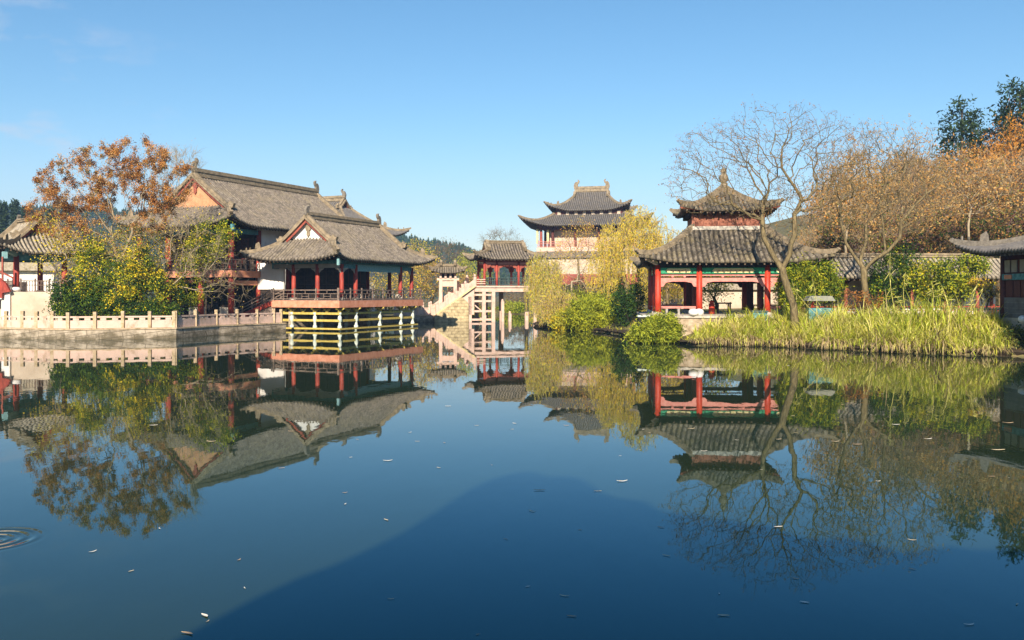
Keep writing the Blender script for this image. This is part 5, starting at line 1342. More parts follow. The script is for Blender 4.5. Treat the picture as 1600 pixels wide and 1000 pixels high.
# slim sapling at the left
r_ = rg(24); Y = 69; pts = crown_pts([(95,400,34,42),(125,385,34,30),(80,360,24,24)], Y, 120, r_, 0.4)
a, tk = tp(Y, (97,508),(95,460),(93,430))
tree('sapling', 'slim sapling with sparse yellow leaves and leaning stem left of the bushes', 'tree', a, tk, pts, r_, 0.07, 0.008, 'bark_pale', bf=0.2, twig_n=2, twig_l=(0.3,0.8), leaves=[('leaf_yellow',3),('leaf_yellow_green',2),('leaf_tan',1)], leaf_n=1500, leaf_size=(0.09,0.17), leaf_spread=0.35)
bl = 'shrubs along the left bank'
bush('shrub', 'dark green shrub with broad leaves above the left balustrade', 'shrub', [(115,465,30,32),(140,478,28,22),(105,490,22,16)], 69.5, rg(31), 13500, (0.10,0.22), [('leaf_dark_green',6),('leaf_green',3),('leaf_bright',0.6)], group=bl)
bush('shrub', 'tall green and yellow shrub right of the dark green one', 'shrub', [(150,430,30,36),(165,465,30,36),(145,400,22,22)], 70, rg(32), 12750, (0.10,0.22), [('leaf_green',4),('leaf_yellow_green',2.5),('leaf_yellow',1.5),('leaf_dark_green',5)], group=bl)
bush('shrub', 'bright yellow leaved shrub in the middle of the left bank', 'shrub', [(205,440,26,40),(190,470,26,28),(215,410,20,24)], 69.6, rg(33), 12000, (0.10,0.22), [('leaf_yellow',3),('leaf_yellow_green',3),('leaf_green',4),('leaf_dark_green',4)], group=bl)
bush('shrub', 'yellow green shrub beside the first ground floor red column', 'shrub', [(240,455,26,34),(262,470,20,26),(232,425,20,24)], 70, rg(34), 9750, (0.10,0.22), [('leaf_yellow',2.5),('leaf_yellow_green',3),('leaf_green',3),('leaf_olive',2),('leaf_dark_green',3)], group=bl)
bush('shrub', 'low dark shrub at the foot of the yellow shrubs', 'shrub', [(200,488,40,16),(245,490,30,14)], 69.2, rg(35), 6750, (0.10,0.22), [('leaf_dark_green',5),('leaf_green',2)], group=bl)
bush('climbing_shrub', 'tall leafy green shrub reaching the eave of the big hall', 'shrub', [(330,375,28,28),(348,362,16,18),(310,395,26,26),(300,440,18,40)], 74, rg(36), 8250, (0.10,0.22), [('leaf_green',4),('leaf_yellow_green',4),('leaf_dark_green',2),('leaf_yellow',1)], group=bl, clumps=70)
bush('shrub', 'sparse brown olive thicket under the seed cluster tree', 'shrub', [(130,385,36,26),(190,385,44,30),(230,385,34,28)], 72, rg(37), 6000, (0.10,0.22), [('leaf_olive',3),('leaf_yellow',1.5),('brown_dry',2),('leaf_green',1)], group=bl, clumps=90, spread=0.5)

# ---- trees behind the left buildings
def broad(name, label, xs, Y, seed, leaves, n, size=(0.12,0.24), group=None, r0=0.16, bark='bark', tw=2, npt=150, clump=None, shell=0.5, twl=(0.5,1.2)):
    r = rg(seed); ells = xs; pts = crown_pts(ells, Y, npt, r, shell)
    cx = ells[0][0]; zb = gz(gx(cx, Y), Y); yb = HOR+(CAMZ-zb)*F/Y; top = min(e[1]-e[3] for e in ells); low = max(e[1]+e[3]*0.5 for e in ells)
    a, tk = tp(Y, (cx, yb), (cx+r.uniform(-3,3), yb*0.55+low*0.45), (cx+r.uniform(-4,4), min(yb-4, low)))
    return tree(name, label, 'tree', a, tk, pts, r, r0, 0.012, bark, bf=0.25, twig_n=tw, twig_l=twl, twig_r=0.012, leaves=leaves, leaf_n=n, leaf_size=size, clump=clump, group=group, leaf_spread=0.4)
gb = 'autumn trees behind the halls'
broad('autumn_tree', 'rust brown tree behind the left edge pavilion', [(45,425,34,26),(20,430,24,22)], 104, 41, [('leaf_rust',3),('leaf_orange',2),('brown_dry',2)], 2600, group=gb)
broad('autumn_tree', 'yellow brown tree directly behind the right columns of the waterside pavilion', [(600,445,26,34),(585,460,18,26)], 118, 42, [('leaf_yellow',3),('leaf_olive',3),('leaf_tan',2)], 2600, group=gb)
broad('autumn_tree', 'ochre tree with dense twigs right of the waterside pavilion', [(652,432,22,34),(640,455,24,24)], 116, 43, [('leaf_tan',3),('leaf_yellow',3),('leaf_olive',2)], 3000, group=gb)
broad('autumn_tree', 'golden brown tree just left of the stone gate', [(676,440,16,32)], 119, 44, [('leaf_tan',3),('leaf_yellow',2),('brown_dry',2)], 2200, group=gb)
broad('autumn_tree', 'yellow topped tree above the right eave of the waterside pavilion', [(655,400,26,22),(640,415,20,18)], 142, 45, [('leaf_yellow',3),('leaf_yellow_green',2),('leaf_tan',2)], 2200, group=gb)
broad('autumn_tree', 'light green tree between the stone gate and the bridge pavilion', [(735,425,24,24),(750,440,16,20)], 138, 46, [('leaf_willow_green',3),('leaf_bright',3),('leaf_yellow_green',1)], 3600, group=gb)
broad('autumn_tree', 'brown tree behind the bridge stair', [(728,450,20,18),(745,458,16,14)], 128, 47, [('leaf_tan',3),('brown_dry',3),('leaf_olive',1)], 2600, group=gb)
broad('bare_tree', 'mauve grey leafless tree above the stone gate', [(698,405,28,26),(715,412,20,18)], 158, 48, [('mauve',2),('purple_brown',2)], 1500, group=gb, tw=6, twl=(0.8,1.8), npt=170)
broad('bare_tree', 'faint leafless tree crown showing over the bridge pavilion roof', [(782,380,34,20),(800,392,24,16)], 162, 49, [('mauve',1)], 400, group=gb, tw=6, twl=(0.8,1.8), npt=170)
broad('bare_tree', 'brownish leafless tree under the bridge deck far behind', [(805,462,22,22)], 156, 50, [('brown_dry',2),('purple_brown',3),('mauve',2)], 1600, group=gb, tw=6, npt=170)
broad('bare_tree', 'leafless tree beside the right post of the bridge far behind', [(838,455,22,26)], 158, 51, [('brown_dry',3),('purple_brown',2),('leaf_olive',2)], 1600, group=gb, tw=6, npt=150)
broad('autumn_tree', 'orange leaved tree in front of the tower walls', [(905,372,26,24),(925,392,22,20),(885,395,18,18)], 128, 52, [('leaf_orange',2),('leaf_tan',3),('leaf_yellow',2)], 2000, group=gb, tw=3)
broad('bare_tree', 'leafless tree with thin upright branches before the white tower wall', [(890,420,30,28),(930,425,30,30)], 116, 53, [('leaf_tan',2),('leaf_yellow',2)], 700, group=gb, tw=4, npt=150, bark='bark_pale')
broad('autumn_tree', 'dull olive tree at the foot of the tower', [(915,460,40,22),(880,462,24,20)], 120, 54, [('leaf_dark_green',3),('leaf_olive',3),('purple_brown',2)], 3400, group=gb, tw=2)
bush('round_bush', 'bright green round bush on the far bank under the bridge', 'bush', [(800,484,20,11),(818,486,16,9)], 146, rg(55), 3600, (0.15,0.35), [('leaf_bright',4),('leaf_green',3),('leaf_yellow_green',2)], clumps=50)
# pines at the far left behind the small pavilion
gpn = 'dark pines left'
for k_, (xx, yt, w_) in enumerate([(-14,318,15),(6,320,15),(24,316,13),(40,326,12),(58,334,14),(80,330,14)]):
    Yp = 205 + 9*((k_*5) % 4); x0 = gx(xx, Yp); zb = 3.0; h = CAMZ-(yt-HOR)/F*Yp - zb
    t = thing('pine_tree', 'dark pine standing in the row behind the left edge pavilion', 'tree', (x0, Yp, zb), 0, gpn); r = rg(60+k_)
    bm_ = MB(); bm_.lathe(0,0,[(-2,0.3),(h*0.5,0.2),(h*0.95,0.05)],6); bm_.build('trunk', M['bark_dark'], t)
    q = r.uniform(0.12,1,900)**0.8; a_ = r.uniform(0,6.28,900); rad = (w_/F*Yp)*0.62*(1-q*0.75)*r.uniform(0.35,1.0,900)
    lay = 0.6*np.sin(q*32)
    LP = np.stack([rad*np.cos(a_), rad*np.sin(a_), h*q + 0.3*lay], -1); LP = np.repeat(LP, 4, 0)+r.normal(0,0.35,(3600,3))
    lv, lf = leaf_quads(LP, r, (0.4,0.9), 0.5); np_mesh('crown', lv, [lf], [LEAF['pine'], LEAF['pine_light']], leaf_mats(r, 3600, [3,1]), t)

# ---- the big bare tree in front of the right pavilion
r_ = rg(71); Y = 57.9
ells = [(1120,245,78,48),(1195,205,74,38),(1265,200,66,34),(1315,240,58,48),(1090,290,50,44),(1180,285,70,60),(1260,275,60,60),(1320,290,40,40),(1215,330,40,30)]
pts = crown_pts(ells, Y, 1150, r_, 0.35)
a = G(1243, Y)
tk = [(a[0], a[1], a[2]-0.3)] + [tuple(px(x_, y_, Y)) for x_, y_ in ((1240,478),(1232,455),(1224,430),(1222,420))]
# two main limbs are laid as part of the trunk path by seeding their points first
limb = []
for seq in (((1222,420),(1208,400),(1195,372),(1190,345),(1193,318),(1199,300)), ((1222,420),(1234,396),(1240,368),(1242,335),(1251,312),(1240,290),(1221,262),(1222,230))):
    limb.append([np.array(px(x_, y_, Y + 0.3*i*(1 if seq[1][0] < 1222 else -1)*0.5)) for i, (x_, y_) in enumerate(seq)])
def limbed_tree(name, label, a, tk, limbs, pts, r_, r0, rt, bark, leaves, leaf_n, leaf_size, twig_n=3, twig_l=(0.35,0.95), bf=0.22, group=None, tube=6, npath=0, twig_r=0.0065, twig_mat=None, r_lim=0.55):
    B = np.array(a); P = [np.array(p)-B for p in tk]; par = [-1]+list(range(len(P)-1)); nt_ = len(P)
    ends = []
    for lb in limbs:
        prev = nt_-1
        for q in lb[1:]:
            q0 = P[prev]; q1 = q-B; k = max(1, int(np.linalg.norm(q1-q0)/0.5))
            for i in range(1, k+1): P.append(q0+(q1-q0)*i/k + r_.normal(0,0.03,3)); par.append(prev); prev = len(P)-1
        ends.append(prev)
    P = np.array(P); nfix = len(P); cap = 16000; PP = np.zeros((cap,3)); PP[:nfix] = P; L_ = np.zeros(cap)
    for i in range(1, nfix): L_[i] = L_[par[i]]+np.linalg.norm(P[i]-P[par[i]])
    pen = np.zeros(cap); pen[:nt_] = 6.0; n = nfix
    Q = pts-B; dmin = np.array([np.linalg.norm(P[nt_:]-q, axis=1).min() for q in Q])
    for q in Q[np.argsort(dmin)]:
        d = np.linalg.norm(PP[:n]-q, axis=1); j = int(np.argmin(d + bf*L_[:n] + pen[:n] + 0.5*np.maximum(0, PP[:n,2]-q[2]))); a0 = PP[j].copy(); ln = np.linalg.norm(q-a0)
        if ln < 0.06: continue
        k = max(1, int(ln/0.4)); prev = j; bend = r_.normal(0,1,3)*ln*0.05; bend[2] += ln*0.04
        for i in range(1, k+1):
            t = i/k; PP[n] = a0+(q-a0)*t+bend*4*t*(1-t)+(r_.normal(0,0.03,3) if i < k else 0); L_[n] = L_[prev]+np.linalg.norm(PP[n]-PP[prev]); par.append(prev); prev = n; n += 1
    P = PP[:n]; par = np.array(par); r, ch, tips = radii(par, r0, rt); r[0] *= 1.3
    t = thing(name, label, 'tree', a, 0, group); V, f = tube_mesh(P, par, r, tube); np_mesh('trunk', V, [f], M[bark], None, t, True)
    thin = np.where((r < 0.03) & (np.arange(n) >= nfix))[0]; tip = np.where(ch == 0)[0]
    src = np.concatenate([np.repeat(tip, twig_n), rg(1).choice(thin, len(tip)*twig_n)]); d0 = P[src]-P[par[src]]; d0 /= np.maximum(1e-6, np.linalg.norm(d0, axis=1))[:,None]; d0[:,2] += 0.25
    tv, tq, tt, mid, tp_ = twigs(P[src], d0, r_, twig_l, twig_r)
    LP = np.concatenate([mid, tp_, tp_]); LP = LP[r_.integers(0, len(LP), leaf_n)] + r_.normal(0, 0.06, (leaf_n,3))
    lv, lf = leaf_quads(LP, r_, leaf_size, 0.45, (0.6,0.6)); kk = leaf_mats(r_, leaf_n, [w for _, w in leaves])+1
    V, Fs, mi = join([(tv, [tq, tt], 0), (lv, [lf], kk)]); np_mesh('crown', V, Fs, [M[twig_mat or bark]]+[LEAF[l] for l, w in leaves], mi, t)
    return t
limbed_tree('bare_tree', 'large forked bare tree standing in the reeds before the double roofed pavilion', a, tk, limb, pts, r_, 0.235, 0.010, 'bark', [('brown_dry',3),('leaf_rust',2),('mauve',2)], 5200, (0.06,0.14), twig_n=2, twig_mat='bark', twig_r=0.008)
# low broken branch reaching left
# ---- second bare tree, leaning limbs to the right
r_ = rg(72); Y = 60
pts = crown_pts([(1360,235,50,44),(1400,260,70,56),(1440,300,62,56),(1340,300,56,56),(1390,330,60,48),(1440,225,34,36),(1320,265,40,44)], Y, 800, r_, 0.3)
a = G(1356, Y); tk = [(a[0],a[1],a[2]-0.3)] + [tuple(px(x_, y_, Y)) for x_, y_ in ((1353,465),(1350,440),(1350,424))]
limb = [[np.array(px(x_, y_, Y+0.25*i*s_)) for i, (x_, y_) in enumerate(q)] for q, s_ in ((((1350,424),(1344,408),(1352,380),(1354,352),(1374,325),(1382,290),(1412,262),(1440,246)),1), (((1350,424),(1366,404),(1388,392),(1405,372),(1408,345),(1440,310),(1480,278)),-1), (((1350,424),(1338,404),(1322,380),(1312,340),(1318,300)),1), (((1388,392),(1384,392),(1380,360),(1378,325)),0))]
limbed_tree('bare_tree', 'bare tree with limbs sweeping up to the right, second from the pavilion', a, tk, limb, pts, r_, 0.22, 0.010, 'bark', [('brown_dry',3),('brown_pale',3),('leaf_tan',2)], 5000, (0.07,0.17), twig_n=2, twig_mat='bark', twig_r=0.008)
# two more pale stemmed trees behind the gallery
for k_, (xb, yb, lab, el, sd) in enumerate([(1322,400,'pale stemmed fan shaped tree behind the gallery, left of its companion',[(1322,310,46,50),(1350,290,40,40),(1300,330,34,40)],73),(1514,372,'pale stemmed fan shaped tree rising behind the right end of the gallery',[(1514,290,50,50),(1550,300,40,46),(1480,310,40,40)],74)]):
    r_ = rg(sd); Y = 74; pts = crown_pts(el, Y, 260, r_, 0.3); a = G(xb, Y); tk = [(a[0],a[1],a[2]-0.3)] + [tuple(px(xb+dx, yy, Y)) for dx, yy in ((0,yb+10),(-1,yb-20),(1,yb-38))]
    tree('fan_tree', lab, 'tree', a, tk, pts, r_, 0.10, 0.01, 'bark_pale', bf=0.3, twig_n=3, twig_l=(0.4,1.1), twig_r=0.008, leaves=[('brown_dry',3),('brown_pale',3),('russet',1.5),('leaf_olive',1)], leaf_n=3200, leaf_size=(0.12,0.26), leaf_spread=0.3, twig_mat='twig')

# ---- the wood on the right hillside: a few models, many individual trees
HG = 'bare and brown trees of the wood on the right hillside'
LABH = ['brown leaved tree in the bare autumn wood on the right hillside', 'leafless grey brown tree in the wood on the right hillside', 'russet orange tree in the wood on the right hillside', 'yellow larch among the brown trees of the right hillside', 'dark evergreen pine standing out of the brown wood on the right hillside']
def proto(label, seed, leaves, n, h=9.0, w=2.5, tw=6, size=(0.10,0.26), bark='bark', clump=None, loc=None, group=HG):
    n = int(n*0.72); r = rg(seed); m = 150; d = r.normal(size=(m,3)); d /= np.linalg.norm(d, axis=1)[:,None]; q = r.uniform(0.25,1,m)**0.5
    pts = np.array([0,0,h*0.62]) + d*q[:,None]*np.array([w,w,h*0.38]); tk = [(0,0,-0.5),(0.1,0,h*0.15),(0.0,0.1,h*0.27)]
    return tree('hillside_tree', label, 'tree', (0,0,0), tk, pts, r, 0.15, 0.012, bark, bf=0.25, twig_n=tw, twig_l=(0.5,1.5), twig_r=0.013, leaves=leaves, leaf_n=n, leaf_size=size, group=group, leaf_spread=0.28, clump=clump, twig_mat='twig', droop=(0.6,0.6), leaf_aspect=0.36, twig_up=0.7)
def pine_proto(label, seed, h=10.5, w=2.6):
    r = rg(seed); t = thing('hillside_pine', label, 'tree', (0,0,0), 0, HG)
    b_ = MB(); b_.lathe(0,0,[(-0.5,0.25),(h*0.6,0.15),(h*0.97,0.04)],7); b_.build('trunk', M['bark_dark'], t)
    cl = []
    for k in range(64):
        z = r.uniform(0.28,1.0); rad = w*(1-0.62*z)*r.uniform(0.45,1.05); an = r.uniform(0,6.28); cl.append((rad*math.cos(an), rad*math.sin(an), h*z + r.uniform(-.3,.5)))
    cl = np.array(cl); LP = np.repeat(cl, 60, 0) + r.normal(0,1,(3840,3))*np.array([0.34,0.34,0.22]); lv, lf = leaf_quads(LP, r, (0.18,0.42), 0.35)
    np_mesh('crown', lv, [lf], [LEAF['pine'], LEAF['pine_light']], leaf_mats(r, 3840, [3,1.4]), t); return t
protos = [proto(LABH[0], 81, [('brown_dry',2),('brown_pale',4),('leaf_tan',3)], 1500, bark='bark_pale'), proto(LABH[0], 82, [('brown_dry',3),('leaf_rust',3),('purple_brown',2)], 1300, 9.5, 2.5),
          proto(LABH[0], 83, [('brown_pale',3),('leaf_olive',2),('brown_dry',3)], 1700, 7.5, 2.7), proto(LABH[1], 84, [('mauve',2),('brown_pale',1)], 500, 9.5, 3.0, 7, bark='bark_pale'),
          proto(LABH[2], 85, [('russet',3),('leaf_orange',2.5),('brown_dry',2)], 2000, 8.0, 2.4), proto(LABH[3], 86, [('larch',5),('leaf_orange',2)], 3600, 10.0, 2.2, 1, (0.12,0.28)), pine_proto(LABH[4], 87), proto('olive green tree still in leaf among the brown trees of the right hillside', 88, [('leaf_olive',4),('leaf_green',2),('leaf_dark_green',2),('brown_dry',1)], 3600, 7.5, 2.9, 2, (0.12,0.28))]
used = set()
def put(k, x, y, sc, rz):
    z = gz(x, y)-0.15
    if k not in used:
        used.add(k); o = protos[k]; o.location = (x,y,z); o.rotation_euler = (0,0,rz); o.scale = (sc,sc,sc*1.0); return o
    return dup(protos[k], (x,y,z), rz, sc)
rr = random.Random(9); placed = []
# hand-set crest trees: (photo column, distance, kind, scale)
for xp, yt, Y, k in [(1503,164,114,6),(1532,196,119,6),(1594,132,112,6),(1626,124,115,6),(1574,178,121,6),(1404,244,116,6),(1430,250,122,6),
                    (1556,214,104,5),(1594,178,104,5),(1612,190,100,5),(1575,236,98,4),(1605,240,94,4),(1540,236,112,5),(1480,236,104,4),(1452,240,108,4),(1428,240,112,3),(1345,214,116,3),(1600,230,98,2),(1570,240,98,0),(1330,262,104,0),(1300,290,100,1),(1360,262,100,2),(1395,258,104,0),(1420,256,100,1)]:
    x = gx(xp, Y); placed.append((x, Y)); h_ = CAMZ-(yt-HOR)/F*Y - gz(x, Y); ph = [9,8.5,8,9.5,8,10,10.5][k]; put(k, x, Y, max(0.6, h_/ph), rr.uniform(0,6.28))
tries = 0
while len(placed) < 135 and tries < 9000:
    tries += 1; Y = rr.uniform(80,136); xp = rr.uniform(1262,1650); x = gx(xp, Y)
    if x < 26 + (Y-80)*0.10: continue
    if any((x-a_)**2+(Y-b_)**2 < (2.7 if Y < 110 else 3.2)**2 for a_, b_ in placed): continue
    placed.append((x, Y)); wx = max(0.0, min(1.0, (xp-1330)/230)); put(rr.choices([0,1,2,3,4,5,7],[3.5,3.5-1.5*wx,3-1.5*wx,4-3*wx,1.0+4.5*wx,0.1+0.8*wx,1.7-wx])[0], x, Y, rr.uniform(0.62,1.15)*(0.85 if Y < 92 else 1), rr.uniform(0,6.28))
# undergrowth thickets on the slope
ug = 'thickets under the hillside trees'
for k_, (xp, yc, rx, rz_, Y) in enumerate([(1300,392,34,18,80),(1365,392,36,18,82),(1425,385,34,18,80),(1485,378,36,20,81),(1545,368,36,22,80),(1600,360,34,22,81),(1395,360,40,20,90),(1465,350,40,22,92),(1535,335,40,24,93),(1590,325,36,26,95),(1320,365,34,20,92)]):
    bush('thicket', 'brown olive thicket growing between the trunks of the hillside wood', 'thicket', [(xp,yc,rx,rz_)], Y, rg(300+k_), 2600, (0.16,0.34), [('brown_dry',2),('leaf_olive',2.4),('leaf_dark_rust',2.5),('leaf_dark_green',2),('purple_brown',2)], group=ug, clumps=60)

# ---- willows
r_ = rg(91)
a, tk = tp(88, (985,505),(984,470),(976,440),(972,420))
willow('weeping_willow', 'large golden weeping willow between the tower and the double roofed pavilion', a, tk, [(1000,352,46,30),(962,372,32,28),(1034,372,32,26),(1055,392,22,22),(945,400,22,22)], 88, r_, 640, (1.8,6.6), [('leaf_willow',4),('leaf_yellow',1.5),('leaf_willow_green',3),('leaf_tan',0.6)], 0.26, ymax=(1.6,3.6), per_m=20)
r_ = rg(92)
a, tk = tp(92, (846,508),(846,480),(844,450),(842,425))
willow('weeping_willow', 'slender yellow green weeping willow beside the right end of the bridge', a, tk, [(846,408,18,12),(836,416,12,12),(862,418,16,14),(850,430,20,10)], 92, r_, 420, (2.5,6.4), [('leaf_willow_green',4),('leaf_willow',3),('leaf_bright',1.5)], 0.14, ymax=(0.8,2.5), per_m=14)
r_ = rg(93)
a, tk = tp(84, (872,512),(872,490),(870,470))
willow('weeping_willow', 'low pale green willow with strands over the water left of the round bushes', a, tk, [(868,460,26,12),(850,466,16,10),(890,470,14,10)], 84, r_, 260, (1.2,3.4), [('leaf_willow_green',4),('leaf_willow',3),('leaf_tan',2)], 0.12, ymax=(0.2,1.0), per_m=14)
# ---- bushes on the bank between bridge and right pavilion
gb2 = 'bushes on the bank left of the double roofed pavilion'
GR = [('bush_grass',5),('bush_grass_dark',3),('leaf_yellow_green',2),('leaf_bright',1.5)]
bush('round_bush', 'big rounded green bush on the bank, brightest of the group', 'bush', [(935,497,40,24),(915,490,28,22),(958,500,22,18)], 80.5, rg(101), 17000, (0.18,0.42), GR, aspect=0.22, group=gb2, clumps=150, depth=0.8, base_y=519, shell=0.9, spread=0.27)
bush('round_bush', 'tall round olive bush behind the brightest green bush', 'bush', [(900,478,30,20),(922,474,24,14)], 86, rg(102), 9000, (0.18,0.42), [('bush_grass',3),('bush_grass_dark',4),('leaf_olive',2)], aspect=0.25, group=gb2, clumps=100, base_y=514, shell=0.9, spread=0.27)
bush('round_bush', 'loose yellow green bush overhanging the water left of the rounded bush', 'bush', [(880,500,18,15),(895,508,16,9)], 83, rg(103), 5000, (0.15,0.32), [('leaf_yellow',2),('leaf_willow_green',4),('bush_grass',2)], aspect=0.3, group=gb2, clumps=60, base_y=517)
bush('round_bush', 'small green bush at the water edge below the left red column', 'bush', [(1025,518,36,18),(1040,508,22,14),(1004,526,20,9)], 60.8, rg(104), 12000, (0.13,0.32), [('bush_grass',4),('bush_grass_dark',3),('leaf_bright',2.5),('leaf_green',2)], aspect=0.25, group=gb2, clumps=120, base_y=536, spread=0.2)
bush('dark_shrub', 'dark evergreen shrub in the shade left of the double roofed pavilion', 'shrub', [(985,490,16,26),(996,470,10,24),(972,470,14,26)], 76, rg(105), 4200, (0.12,0.26), [('leaf_dark_green',6),('leaf_green',1)], group=gb2, base_y=516)
bush('dark_shrub', 'dull green shrub under the golden willow', 'shrub', [(955,448,20,24),(1000,450,14,26),(975,462,20,20)], 89, rg(106), 3600, (0.14,0.28), [('leaf_dark_green',3),('leaf_olive',3),('leaf_green',2)], group=gb2, base_y=500)
# garden tree seen through the right pavilion
broad('garden_tree', 'leafy green tree seen through the middle bay of the double roofed pavilion', [(1118,440,22,24),(1105,455,18,18)], 80, 107, [('leaf_yellow_green',3),('leaf_green',3),('leaf_tan',1.5)], 2600, (0.1,0.2))
broad('garden_tree', 'small bare tree seen through the left bay of the double roofed pavilion', [(1045,435,18,20),(1060,445,14,14)], 84, 108, [('leaf_yellow',2),('leaf_tan',2)], 700, (0.1,0.2), tw=3)
# ---- hedge and bamboo right of the big bare tree
gh = 'hedge plants between the reeds and the gallery'
BG = [('leaf_green',4),('leaf_yellow_green',3),('leaf_bright',2),('leaf_dark_green',2.5)]
bush('bamboo', 'dense green bamboo clump just right of the big bare trunk', 'shrub', [(1265,432,40,28),(1285,452,28,24),(1245,450,22,30),(1230,462,16,24)], 61, rg(111), 15000, (0.14,0.30), BG, aspect=0.25, group=gh, clumps=170, base_y=500)
bush('hedge_shrub', 'dark evergreen shrub right of the second bare trunk', 'shrub', [(1395,430,34,30),(1385,455,30,28),(1405,400,22,16)], 63, rg(112), 7000, (0.10,0.22), [('leaf_dark_green',6),('leaf_green',2.5),('leaf_yellow_green',0.8)], group=gh, clumps=130, base_y=495)
bush('hedge_shrub', 'yellow green shrub in the middle of the hedge', 'shrub', [(1445,432,34,22),(1460,450,30,22)], 62, rg(113), 6500, (0.10,0.22), [('leaf_yellow_green',4),('leaf_green',3),('leaf_dark_green',3),('leaf_yellow',1.5)], group=gh, clumps=120, base_y=495)
bush('hedge_shrub', 'bright topped hedge shrub reaching towards the right edge hall', 'shrub', [(1500,425,36,20),(1520,412,24,14),(1490,448,30,20)], 60.5, rg(114), 6500, (0.10,0.22), [('leaf_yellow_green',4),('leaf_bright',2),('leaf_green',3),('leaf_dark_green',3)], group=gh, clumps=120, base_y=495)
bush('hedge_shrub', 'low shrub with yellow leaves before the white pickets', 'shrub', [(1535,442,18,10),(1545,455,14,10)], 56.5, rg(115), 900, (0.08,0.18), [('leaf_yellow',3),('leaf_tan',2),('leaf_dark_green',1)], group=gh, clumps=30, base_y=490)
bush('red_shrub', 'low bush of red twigs at the foot of the second bare tree', 'shrub', [(1362,468,14,18),(1330,470,18,16)], 58.8, rg(116), 900, (0.08,0.2), [('leaf_rust',3),('larch',1)], group=gh, clumps=40, base_y=495)
bush('dark_shrub', 'dark green shrub at the water edge by the right edge of the photo', 'shrub', [(1585,535,26,22),(1560,545,18,12)], 49.6, rg(117), 4200, (0.08,0.2), [('leaf_dark_green',4),('leaf_olive',3),('bush_grass_dark',2)], clumps=80, base_y=556)

# ---- reeds on the right bank: nobody could count them
r_ = rg(121); n = 17000
Xs = r_.uniform(gx(1075,57), 28.5, n*3); Ys = r_.uniform(47, 61, n*3); sd = shore_sd(Xs, Ys)
xp = 800+F*Xs/Ys
ok = (sd > -0.15) & (sd < 4.6) & (xp > 1088) & (xp < 1575) & (r_.uniform(size=n*3) < np.clip(1.25-sd*0.17, 0.15, 1))
ok &= ~((xp < 1135) & (sd > 2.2))
Xs, Ys, sd, xp = Xs[ok][:n], Ys[ok][:n], sd[ok][:n], xp[ok][:n]; n = len(Xs); zb = ground_z(Xs, Ys, sd)
nc_ = 460; ci = r_.choice(n, nc_, replace=False); cX, cY, cs_, cx_ = Xs[ci], Ys[ci], sd[ci], xp[ci]
ch_ = r_.uniform(0.35,1.45,nc_)**1.1; ck_ = r_.choice(4, nc_, p=[0.28,0.40,0.22,0.10]); cl_ = r_.normal(0,0.5,(nc_,2)); cr_ = r_.uniform(0.12,0.38,nc_)
m_ = r_.integers(0, nc_, n); off = r_.normal(0,1,(n,2))*cr_[m_][:,None]; Xs = cX[m_]+off[:,0]; Ys = cY[m_]+off[:,1]; sd = shore_sd(Xs, Ys); xp = 800+F*Xs/Ys
k_ = (sd > -0.25) & (xp > 1086) & (xp < 1578); Xs, Ys, sd, xp, m_, off = Xs[k_], Ys[k_], sd[k_], xp[k_], m_[k_], off[k_]; n = len(Xs); zb = np.maximum(0.22, ground_z(Xs, Ys, sd))
hmax = np.interp(xp, [1085,1130,1200,1300,1370,1420,1460,1510,1560,1580], [0.8,1.0,1.2,1.3,1.5,1.75,2.1,1.8,1.1,0.7])
ln = hmax*ch_[m_]*r_.uniform(0.55,1.15,n)+0.15
rad_ = np.hypot(off[:,0], off[:,1])/cr_[m_]; az = np.arctan2(off[:,1]+cl_[m_,1]*0.25, off[:,0]+cl_[m_,0]*0.25)+r_.normal(0,0.5,n); az = np.where(sd < 0.5, r_.normal(-1.57,0.8,n), az)
tilt = 0.08+0.28*rad_*r_.uniform(0.5,1.4,n) + np.where(sd < 0.4, 0.4, 0); curl = r_.uniform(0.6,4.2,n)*(0.65+0.5*rad_); wd = r_.uniform(0.013,0.032,n)
seg = 5; P_ = np.stack([Xs,Ys,zb-0.03], -1); rows = []; ang = tilt.copy(); hd = np.stack([np.cos(az), np.sin(az)], -1); sdv = np.stack([-np.sin(az), np.cos(az), np.zeros(n)], -1)
for s_ in range(seg+1):
    w_ = (wd*(1-(s_/seg)**2*0.9))[:,None]; rows.append(np.stack([P_-sdv*w_, P_+sdv*w_], 1))
    st = (ln/seg)[:,None]; P_ = P_ + np.concatenate([hd*np.sin(ang)[:,None], np.cos(ang)[:,None]], 1)*st; ang = ang+curl/seg*(0.5+s_/seg*1.4)
A = np.stack(rows, 1); A[...,2] = np.maximum(A[...,2], 0.02); V = A.reshape(-1,3); o = (np.arange(n)[:,None]*(seg+1)*2 + np.arange(seg)[None,:]*2).reshape(-1,1); f = o+np.array([[0,1,3,2]])
km = np.where(r_.uniform(size=n) < 0.62, ck_[m_], r_.choice(4, n, p=[0.34,0.26,0.28,0.12])); dry = (sd < 0.35) & (r_.uniform(size=n) < 0.6); km[dry] = 3
reeds = kind(np_mesh('reed_grass', V, [f], [LEAF['reed_pale'], LEAF['reed_green'], LEAF['reed_yellow'], LEAF['reed_dry']], np.repeat(km, seg)), 'stuff')
tag(reeds, 'mass of pale yellow green reed grass along the right bank', 'reeds')
bk = MB(); SB = SHORE[SHORE.index((2.6,97)):SHORE.index((35,40))+1]; rr2 = random.Random(4); pth = []
